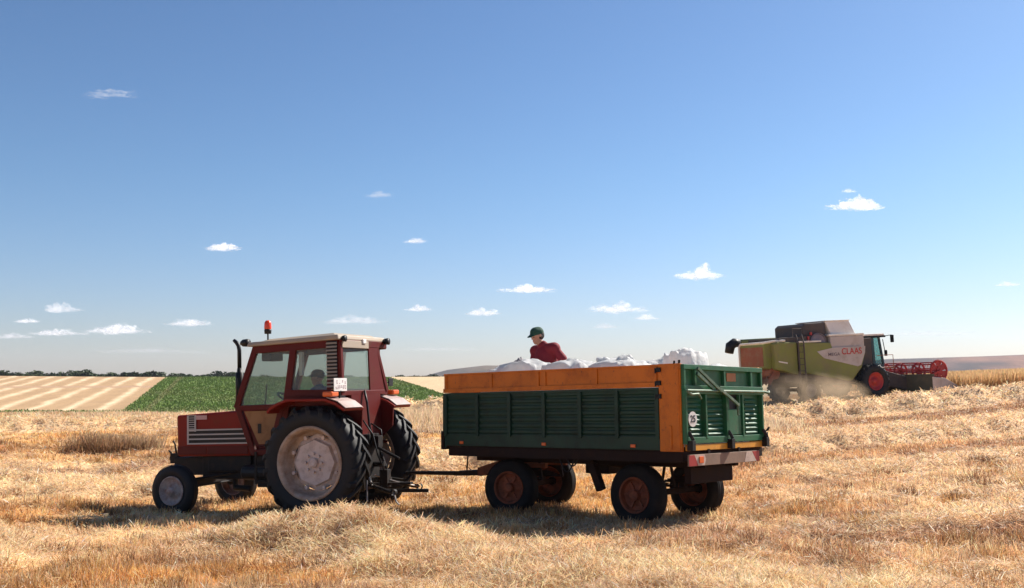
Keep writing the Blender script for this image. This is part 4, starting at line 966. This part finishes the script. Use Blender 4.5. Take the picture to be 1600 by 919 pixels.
fused(b, 'trousers', M['trousers'], Dr, .016)
b = MB(); capsule(b, PD(-.03, 0, .062), PD(.02, 0, .066), .100, .097)
for k in range(-3, 4): capsule(b, PD(.07, k*.018, .052), PD(.155-abs(k)*.010, k*.017, .035), .014, .009, 8)
fused(b, 'cap', M['darkcap'], Dr, .010)

# ============================================================ COMBINE HARVESTER (local: +x forward, right side = -y towards the camera)
K = empty('combine_harvester', (0, 0, 0), 'dusty green and grey combine harvester with red reel cutting wheat on the slope', 'combine harvester')
pose(K, COM, 1)
def mirror_box(*a): pass
# rear body
def slab(name, poly, y0, y1, m, bev=.02, parent=K): return MB().prism(poly, y0, y1).build(name, m, parent, bev)
slab('rear_hood', [(-6.0, 1.75), (-5.3, 1.62), (-5.3, 2.99), (-5.8, 2.98), (-6.0, 2.86)], -1.05, 1.05, M['cgreen'], .05)
slab('rear_body', [(-5.62, 1.68), (-5.3, 1.60), (-4.35, 1.35), (-4.35, 2.95), (-5.45, 3.0), (-5.62, 2.9)], -1.42, 1.42, M['cgreen'], .08)
MB().box(-6.02, -5.99, -.95, .95, 1.85, 2.78).build('rear_panel', M['cbrown'], K, .01)
MB().tube([(-6.03, 1.04, 1.75), (-6.03, 1.04, 2.84), (-5.98, .98, 2.96), (-5.98, -1.0, 2.98), (-5.6, -1.2, 3.03), (-5.0, -1.38, 3.04)], .055, 8).build('hood_trim', M['clight'], K)
slab('rear_deck', [(-5.3, 2.9), (-3.7, 2.9), (-3.7, 3.22), (-5.3, 3.18)], -1.30, 1.30, M['cdark'], .03)
slab('body_core', [(-4.9, 1.0), (-1.2, .75), (.35, 1.1), (.35, 3.0), (-4.9, 2.9)], -1.05, 1.05, M['cdark'], .03)
# engine cover with fan screen
slab('engine_cover', [(-3.80, 3.20), (-2.42, 3.20), (-2.42, 3.86), (-3.62, 3.83), (-3.80, 3.70)], -1.15, 1.15, M['cdark'], .05)
MB().lathe([(0, -.03), (.40, -.03), (.42, 0), (.42, .06)], (-3.05, -1.32, 2.88), 24, 'y').lathe([(.43, -.04), (.46, -.04), (.46, .06), (.43, .06)], (-3.05, -1.32, 2.88), 24, 'y', closed=True).build('rotary_screen', mat('screen_grey', (.20, .17, .20), .7, 0, (.3, .24, .2), .4, 4), K)
slab('screen_box', [(-3.75, 2.45), (-2.45, 2.45), (-2.45, 3.22), (-3.75, 3.22)], -1.28, -.6, M['cdark'], .03)
MB().box(-3.66, -3.56, -1.34, -1.28, 2.9, 3.2).box(-3.50, -3.40, -1.36, -1.28, 3.25, 3.40).build('warning_mark', M['cred'], K)
# grain tank
slab('grain_tank', [(-2.42, 2.42), (-.42, 2.46), (-.42, 3.14), (-2.42, 3.14)], -1.44, 1.44, M['cwhite'], .03)
b = MB().hexa([(-2.50, -1.46, 3.15), (-.40, -1.46, 3.15), (-.40, 1.46, 3.15), (-2.50, 1.46, 3.15)], [(-2.50, -1.46, 3.25), (-.40, -1.46, 3.25), (-.40, 1.46, 3.25), (-2.50, 1.46, 3.25)]).build('tank_ledge', M['clight'], K, .02)
b = MB().hexa([(-2.25, -1.30, 3.25), (-.80, -1.30, 3.25), (-.80, 1.30, 3.25), (-2.25, 1.30, 3.25)], [(-2.45, -1.15, 3.90), (-1.02, -1.15, 3.92), (-1.02, 1.15, 3.92), (-2.45, 1.15, 3.90)]).build('tank_extension', M['clight'], K, .02)
MB().box(-2.50, -.98, -1.19, 1.19, 3.91, 3.945).build('tank_lid', M['clight'], K, .01)
# big curved side shields
slab('side_shield', [(-4.28, 1.42), (-3.85, 1.40), (-1.52, .92), (-1.30, .95), (-.70, 1.55), (-.42, 2.30), (-.42, 2.42), (-2.30, 2.42), (-2.45, 2.85), (-4.28, 2.92)], -1.50, -1.30, M['cgreen'], .05)
slab('side_shield_left', [(-4.28, 1.42), (-3.85, 1.40), (-1.52, .92), (-1.30, .95), (-.70, 1.55), (-.42, 2.30), (-.42, 2.42), (-2.30, 2.42), (-2.45, 2.85), (-4.28, 2.92)], 1.30, 1.50, M['cgreen'], .05).name = 'side_shield'
slab('shield_band', [(-3.30, 2.44), (-2.9, 2.10), (-.95, 1.62), (-.74, 1.68), (-.46, 2.30), (-.42, 2.60), (-2.3, 2.60)], -1.512, -1.50, M['cwhite'], .004)
slab('shield_trim', [(-4.28, 2.90), (-3.0, 2.90), (-3.0, 2.98), (-4.28, 2.98)], -1.50, -1.30, M['clight'], .01)
text('maker_lettering', 'CLAAS', .43, M['rtxt'], K, (-1.26, -1.518, 2.37), (PI/2, 0, 0), sx=.95)
text('model_lettering', 'MEGA', .22, M['ltxt'], K, (-2.32, -1.518, 2.26), (PI/2, 0, 0), sx=1.2)
MB().hexa([(-5.45, -1.43, 2.02), (-4.97, -1.43, 1.92), (-4.97, -1.425, 1.92), (-5.45, -1.425, 2.02)], [(-5.47, -1.43, 2.08), (-4.97, -1.43, 1.99), (-4.97, -1.425, 1.99), (-5.47, -1.425, 2.08)]).build('white_stroke', M['clight'], K)
# ladder
b = MB()
for x in (-4.42, -4.10): b.tube([(x, -1.60, .85), (x, -1.60, 2.9), (x, -1.45, 3.3)], .035, 8)
for k in range(7): b.bar((-4.42, -1.60, .95+k*.30), (-4.10, -1.60, .95+k*.30), .05, .03)
b.build('ladder', M['cdark'], K)
MB().tube([(-4.42, -1.2, 3.2), (-4.42, -1.2, 3.6), (-3.9, -1.2, 3.6), (-3.9, -1.2, 3.2)], .02, 6).build('handrail', M['cdark'], K)
# unloading auger folded back
MB().tube([(-1.8, 1.35, 3.0), (-2.4, 1.55, 3.10), (-5.75, 1.55, 3.06)], [.17, .17, .17], 16).build('unloading_auger', M['cgreen'], K, smooth=True)
MB().tube([(-5.70, 1.55, 3.06), (-5.95, 1.55, 3.08), (-6.2, 1.55, 2.94), (-6.3, 1.55, 2.58)], [.20, .24, .25, .22], 14).build('auger_spout', M['black'], K, smooth=True)
# chopper and spreader at the rear
b = MB().tube([(-5.5, -1.1, 1.5), (-5.5, 1.1, 1.5)], .30, 12)
for k in range(8): b.bar((-5.55, -1.15+k*.28, 1.5), (-6.0, -1.25+k*.30, 1.0), .03, .22)
b.build('straw_chopper', M['cbrown'], K)
# wheels
def cwheel(c, R, w, s, rimm):
    W_ = empty('wheel', (0, 0, 0), None, None); W_.parent = K
    tyre_part(W_, c, R, w, R*.52, M['tyre'], 20, .045)
    MB().lathe([(R*.52, -w*.4), (R*.55, s*w*.40), (R*.50, s*w*.42), (R*.44, s*w*.2), (R*.2, s*w*.15), (R*.18, s*w*.3), (0, s*w*.3)], c, 28).build('rim', rimm, W_, smooth=True)
for s in (1, -1): cwheel((-.05, s*1.42, .84), .84, .60, s, M['cred']); cwheel((-3.72, s*1.25, .58), .58, .42, s, M['cwhite'])
MB().bar((-.05, -1.3, .84), (-.05, 1.3, .84), .3, .3).bar((-3.72, -1.2, .6), (-3.72, 1.2, .6), .16, .16).box(-4.6, -1.0, -.5, .5, .75, 1.1).build('axle_frame', M['cdark'], K)
# cab
b = MB()
for s in (1, -1):
    b.bar((1.20, s*.80, 1.62), (1.02, s*.78, 3.08), .10, .10).bar((.15, s*.82, 1.62), (.10, s*.80, 3.08), .22, .10).bar((.62, s*.82, 1.62), (.60, s*.80, 3.08), .05, .16)
b.box(-.35, 1.20, -.85, .85, 1.45, 1.64).bar((1.02, -.8, 3.05), (1.02, .8, 3.05), .1, .1)
b.build('cab_frame', M['cteal'], K, .01)
MB().hexa([(1.21, -.76, 1.64), (1.215, -.76, 1.64), (1.215, .76, 1.64), (1.21, .76, 1.64)], [(1.03, -.76, 3.05), (1.035, -.76, 3.05), (1.035, .76, 3.05), (1.03, .76, 3.05)]).hexa([(.15, -.80, 1.64), (1.18, -.80, 1.64), (1.18, -.79, 1.64), (.15, -.79, 1.64)], [(.15, -.79, 3.05), (1.0, -.79, 3.05), (1.0, -.78, 3.05), (.15, -.78, 3.05)]).hexa([(.15, .79, 1.64), (1.18, .79, 1.64), (1.18, .80, 1.64), (.15, .80, 1.64)], [(.15, .78, 3.05), (1.0, .78, 3.05), (1.0, .79, 3.05), (.15, .79, 3.05)]).build('cab_glass', M['cglass'], K)
MB().box(-.40, 1.30, -.92, .92, 3.07, 3.20).build('cab_roof', M['clight'], K, .04)
MB().box(-.1, 1.36, -.93, .93, 3.0, 3.10).build('roof_lamps', M['black'], K, .02)
MB().box(.1, .5, -.25, .25, 1.64, 2.5).build('cab_seat', M['black'], K, .05)
b = MB().tube([(1.25, -.85, 3.05), (1.55, -1.15, 3.10)], .02, 6).tube([(1.22, -.85, 2.9), (1.20, -1.0, 2.2)], .02, 6).build('mirror_arm', M['black'], K)
MB().box(1.50, 1.56, -1.30, -1.06, 2.72, 3.10).build('mirror', M['black'], K, .03)
MB().box(1.16, 1.22, -1.15, -.95, 2.05, 2.35).build('mirror', M['black'], K, .03)
MB().box(-.1, 1.35, -1.45, -.82, 1.42, 1.50).box(-.1, 1.35, .82, 1.3, 1.42, 1.50).tube([(1.3, -1.42, 1.5), (1.3, -1.42, 2.1), (.3, -1.42, 2.1)], .02, 6).build('cab_platform', M['cbrown'], K)
# feeder house and header
MB().hexa([(.3, -.65, .8), (2.65, -.75, .25), (2.65, .75, .25), (.3, .65, .8)], [(.3, -.65, 1.6), (2.65, -.75, .95), (2.65, .75, .95), (.3, .65, 1.6)]).build('feeder_house', M['cdark'], K, .03)
H0, H1 = -2.55, 2.75
MB().box(2.62, 2.70, H0, H1, .22, 1.0).box(2.62, 2.78, H0, H1, .95, 1.05).hexa([(2.68, H0, .18), (3.95, H0, .10), (3.95, H1, .10), (2.68, H1, .18)], [(2.68, H0, .24), (3.95, H0, .13), (3.95, H1, .13), (2.68, H1, .24)]).build('header_table', mat('header_dark', (.11, .10, .06), .7, 0, (.2, .15, .09), .3, 3), K)
b = MB().tube([(3.02, H0+.05, .52), (3.02, H1-.05, .52)], .18, 14)
for sg in (1, -1):
    for k in range(30): 
        t0, t1 = k/30, (k+1)/30; yy0 = (H0+.1) + (2.4*t0) if sg > 0 else (H1-.1)-2.4*t0; yy1 = (H0+.1)+(2.4*t1) if sg > 0 else (H1-.1)-2.4*t1
        a0, a1 = t0*5*2*PI, t1*5*2*PI
        b.add([(3.02+.18*math.cos(a0), yy0, .52+.18*math.sin(a0)), (3.02+.30*math.cos(a0), yy0, .52+.30*math.sin(a0)), (3.02+.30*math.cos(a1), yy1, .52+.30*math.sin(a1)), (3.02+.18*math.cos(a1), yy1, .52+.18*math.sin(a1))], [(0, 1, 2, 3)])
b.build('header_auger', M['steel'], K)
for y, nm in ((H0, 1), (H1, -1)):
    MB().prism([(2.62, .12), (4.0, .10), (4.75, .18), (4.0, .50), (3.4, .82), (2.62, .92)], y-.03, y+.03).build('end_divider', M['cwhite'], K, .02)
rc = (3.25, 1.20); RL = empty('reel', (0, 0, 0), None, None); RL.parent = K
def ring(y, r, spokes=6):
    b = MB()
    for k in range(24):
        a, a2 = 2*PI*k/24, 2*PI*(k+1)/24
        b.tube([(rc[0]+r*math.cos(a), y, rc[1]+r*math.sin(a)), (rc[0]+r*math.cos(a2), y, rc[1]+r*math.sin(a2))], .055, 6)
    for k in range(spokes): a = 2*PI*k/spokes+.2; b.bar((rc[0], y, rc[1]), (rc[0]+r*math.cos(a), y, rc[1]+r*math.sin(a)), .08, .06, (0, 1, 0))
    b.lathe([(0, -.05), (.19, -.05), (.19, .05), (0, .05)], (rc[0], y, rc[1]), 12)
    return b
for y in (1.55, .35, -.95, 2.6): ring(y, .40).build('reel_ring', M['cred'], RL)
b = ring(-2.35, .50)
for k in range(6): a = 2*PI*k/6+.2; b.add([(rc[0], -2.37, rc[1]), (rc[0]+.48*math.cos(a), -2.37, rc[1]+.48*math.sin(a)), (rc[0]+.48*math.cos(a+.75), -2.37, rc[1]+.48*math.sin(a+.75)), (rc[0], -2.33, rc[1]), (rc[0]+.48*math.cos(a), -2.33, rc[1]+.48*math.sin(a)), (rc[0]+.48*math.cos(a+.75), -2.33, rc[1]+.48*math.sin(a+.75))], [(0, 1, 2), (5, 4, 3), (0, 3, 4, 1), (1, 4, 5, 2), (2, 5, 3, 0)])
b.build('reel_end_disc', M['cred'], RL)
for k in range(6):
    a = 2*PI*k/6+.2; xx, zz = rc[0]+.42*math.cos(a), rc[1]+.42*math.sin(a); b = MB().tube([(xx, -2.4, zz), (xx, 2.6, zz)], .036, 6)
    for j in range(26): b.tube([(xx, -2.3+j*.19, zz), (xx-.05, -2.3+j*.19, zz-.22)], .009, 4)
    b.build('reel_bat', M['cred'], RL)
MB().tube([(rc[0], -2.4, rc[1]), (rc[0], 2.6, rc[1])], .06, 10).bar((2.66, -2.48, 1.0), (rc[0], -2.48, rc[1]), .06, .08).bar((2.66, 2.68, 1.0), (rc[0], 2.68, rc[1]), .06, .08).build('reel_arm', M['cred'], K)

# ============================================================ dust blown out behind the harvester
def vol(name, density, col, aniso=.2):
    m = D.materials.new(name); m.use_nodes = True; n = m.node_tree.nodes; l = m.node_tree.links; n.clear()
    out = n.new('ShaderNodeOutputMaterial'); v = n.new('ShaderNodeVolumePrincipled'); v.inputs['Color'].default_value = (*col, 1); v.inputs['Density'].default_value = density; v.inputs['Anisotropy'].default_value = aniso
    l.new(v.outputs[0], out.inputs['Volume']); return m, n, l, v
dm, n, l, v = vol('dust_air', 1, (1.0, .74, .50), .45)
tc = n.new('ShaderNodeTexCoord'); nz = n.new('ShaderNodeTexNoise'); nz.inputs['Scale'].default_value = 1.1; nz.inputs['Detail'].default_value = 4
l.new(tc.outputs['Object'], nz.inputs['Vector'])
vl = n.new('ShaderNodeVectorMath'); vl.operation = 'MULTIPLY'; vl.inputs[1].default_value = (1/3.4, 1/2.0, 1/1.25); l.new(tc.outputs['Object'], vl.inputs[0])
ln = n.new('ShaderNodeVectorMath'); ln.operation = 'LENGTH'; l.new(vl.outputs[0], ln.inputs[0])
fo = n.new('ShaderNodeMapRange'); fo.inputs[1].default_value = 1.0; fo.inputs[2].default_value = .25; fo.inputs[3].default_value = 0; fo.inputs[4].default_value = 1; l.new(ln.outputs['Value'], fo.inputs[0])
nr_ = n.new('ShaderNodeMapRange'); nr_.inputs[1].default_value = .35; nr_.inputs[2].default_value = .65; l.new(nz.outputs['Fac'], nr_.inputs[0])
mu = n.new('ShaderNodeMath'); mu.operation = 'MULTIPLY'; l.new(fo.outputs[0], mu.inputs[0]); l.new(nr_.outputs[0], mu.inputs[1])
m2 = n.new('ShaderNodeMath'); m2.operation = 'MULTIPLY'; m2.inputs[1].default_value = 1.1; l.new(mu.outputs[0], m2.inputs[0]); l.new(m2.outputs[0], v.inputs['Density'])
du = MB().ball((0, 0, 0), (3.4, 2.0, 1.5), 20, 12).build('dust_cloud', dm); du.location = wpt(COM, 1, (-4.4, -2.0, .35)); du.rotation_euler = (0, 0, math.radians(15)); tag(du, kind='stuff')
# ============================================================ haze
hm, n, l, v = vol('haze_air', .00014, (.88, .88, .97), .0)
hz = MB().box(-3000, 3000, -300, 2200, -12, 62).build('haze', hm); hz['kind'] = 'stuff'
hz.data.materials[0] = hm
# ============================================================ clouds (small fair-weather puffs, 6 km away and more)
cm = D.materials.new('cloud_vapour_glow'); cm.use_nodes = True; n = cm.node_tree.nodes; l = cm.node_tree.links; b_ = n['Principled BSDF']; out = n['Material Output']
b_.inputs['Base Color'].default_value = (.86, .86, .87, 1); b_.inputs['Roughness'].default_value = 1; b_.inputs['Specular IOR Level'].default_value = 0
trl = n.new('ShaderNodeBsdfTranslucent'); trl.inputs[0].default_value = (.88, .87, .88, 1); m1 = n.new('ShaderNodeMixShader'); m1.inputs[0].default_value = .25
l.new(b_.outputs[0], m1.inputs[1]); l.new(trl.outputs[0], m1.inputs[2])
lw = n.new('ShaderNodeLayerWeight'); lw.inputs[0].default_value = .5; b_.inputs['Emission Color'].default_value = (.95, .90, .90, 1); b_.inputs['Emission Strength'].default_value = .42; tr = n.new('ShaderNodeBsdfTransparent')  # self-glow added in place of sunlight scattered inside the cloud
tc = n.new('ShaderNodeTexCoord'); nz = n.new('ShaderNodeTexNoise'); nz.inputs['Scale'].default_value = .012; nz.inputs['Detail'].default_value = 6; nz.inputs['Roughness'].default_value = .65; l.new(tc.outputs['Object'], nz.inputs['Vector'])
sb = n.new('ShaderNodeMath'); sb.operation = 'SUBTRACT'; sb.inputs[0].default_value = 1.0; l.new(lw.outputs['Facing'], sb.inputs[1])
ad = n.new('ShaderNodeMath'); ad.operation = 'MULTIPLY_ADD'; l.new(nz.outputs['Fac'], ad.inputs[0]); ad.inputs[1].default_value = .9; l.new(sb.outputs[0], ad.inputs[2])
mr = n.new('ShaderNodeMapRange'); mr.inputs[1].default_value = .78; mr.inputs[2].default_value = 1.7; mr.inputs[4].default_value = .62; mr.interpolation_type = 'SMOOTHSTEP'; l.new(ad.outputs[0], mr.inputs[0])
oi = n.new('ShaderNodeObjectInfo'); mu = n.new('ShaderNodeMath'); mu.operation = 'MULTIPLY'; l.new(mr.outputs[0], mu.inputs[0])
at = n.new('ShaderNodeAttribute'); at.attribute_type = 'OBJECT'; at.attribute_name = 'cover'; l.new(at.outputs['Fac'], mu.inputs[1])
m3 = n.new('ShaderNodeMixShader'); l.new(mu.outputs[0], m3.inputs[0]); l.new(tr.outputs[0], m3.inputs[1]); l.new(m1.outputs[0], m3.inputs[2]); l.new(m3.outputs[0], out.inputs[0])
def cloud(px, py, wpx, hpx, cover, label, seed):
    Dd = 7000.; ax = (px-800)/F; el = cam.rotation_euler.x-PI/2
    ray = Vector((ax, math.cos(el)-(459.5-py)/F*math.sin(el), math.sin(el)+(459.5-py)/F*math.cos(el))); c = Vector((0, 0, 1.7))+ray*Dd
    W_, H_ = wpx/F*Dd/2*1.3, hpx/F*Dd/2*1.5
    rg = random.Random(seed); bm = bmesh.new()
    n_ = 9
    for k in range(n_):
        t = (k+.5)/n_*2-1; hgt = (1-abs(t)**1.6)*(.55+.45*rg.random())
        cx = t*W_*.80; rz = max(.16, hgt)*H_*.8
        mt = Matrix.Translation((cx, rg.uniform(-.4, .4)*W_*.4, rz*.35-H_*.3))@Matrix.Diagonal((W_*.30*(.6+.5*hgt), W_*.34, rz, 1))
        bmesh.ops.create_icosphere(bm, subdivisions=4, radius=1, matrix=mt)
    for v in bm.verts:
        q = v.co; s_ = H_*1.1
        d = mnoise.fractal(Vector((q.x/s_+seed, q.y/s_, q.z/s_*1.4)), .8, 2.1, 5)
        v.co = q+v.co.normalized()*d*H_*.40+Vector((0, 0, d*H_*.15))
        if v.co.z < -H_*.45: v.co.z = -H_*.45+(v.co.z+H_*.45)*.55
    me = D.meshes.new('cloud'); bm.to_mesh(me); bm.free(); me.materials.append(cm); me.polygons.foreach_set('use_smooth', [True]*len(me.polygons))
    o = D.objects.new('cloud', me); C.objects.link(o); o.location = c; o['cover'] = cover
    tag(o, label, 'cloud', 'small clouds over the field')
CL = [
 (1335, 319, 80, 26, 1.0, 'bright white cloud highest at right, above the harvester'),
 (1326, 298, 22, 8, .35, 'faint scrap of cloud right above the bright white cloud over the harvester'),
 (1093, 428, 66, 24, .95, 'white cloud above the trailer tailgate, left of the harvester'),
 (824, 451, 82, 18, .95, 'long flat white cloud straight above the man in the trailer'),
 (349, 384, 46, 24, .85, 'white cloud high above the tractor exhaust'),
 (650, 376, 34, 11, .6, 'small thin cloud high between tractor and man'),
 (654, 482, 42, 12, .65, 'small cloud low between the cab roof and the man'),
 (755, 488, 50, 14, .7, 'small cloud low just left of the man in the cap'),
 (966, 481, 84, 22, .7, 'wide pale cloud above the middle of the trailer load'),
 (1010, 496, 38, 12, .5, 'small pale cloud under the right end of the wide pale cloud'),
 (552, 500, 90, 20, .45, 'broad faint pinkish cloud above the tractor cab'),
 (294, 504, 66, 16, .6, 'pale cloud low above the tractor hood'),
 (184, 515, 88, 20, .7, 'long low cloud over the striped field, right of a similar one'),
 (90, 519, 80, 16, .6, 'low cloud over the striped field, second from the left edge'),
 (97, 481, 50, 20, .4, 'faint round cloud above the low clouds at far left'),
 (43, 501, 34, 10, .6, 'tiny cloud low at far left'),
 (174, 146, 80, 12, .32, 'thin wispy streak high at upper left'),
 (592, 304, 40, 12, .2, 'barely visible wisp high above the tractor'),
 (1573, 444, 34, 10, .4, 'faint small cloud at the right edge'),
 (230, 548, 200, 12, .22, 'long faint veil low over the tree row left of the exhaust'),
 (690, 545, 130, 12, .2, 'long faint veil low between tractor cab and trailer'),
 (1440, 520, 150, 14, .2, 'faint veil low right of the harvester cab'),
 (20, 525, 60, 12, .4, 'low faint cloud cut by the left edge'),
 (945, 510, 46, 10, .3, 'very faint flat cloud just above the white sacks'),
]
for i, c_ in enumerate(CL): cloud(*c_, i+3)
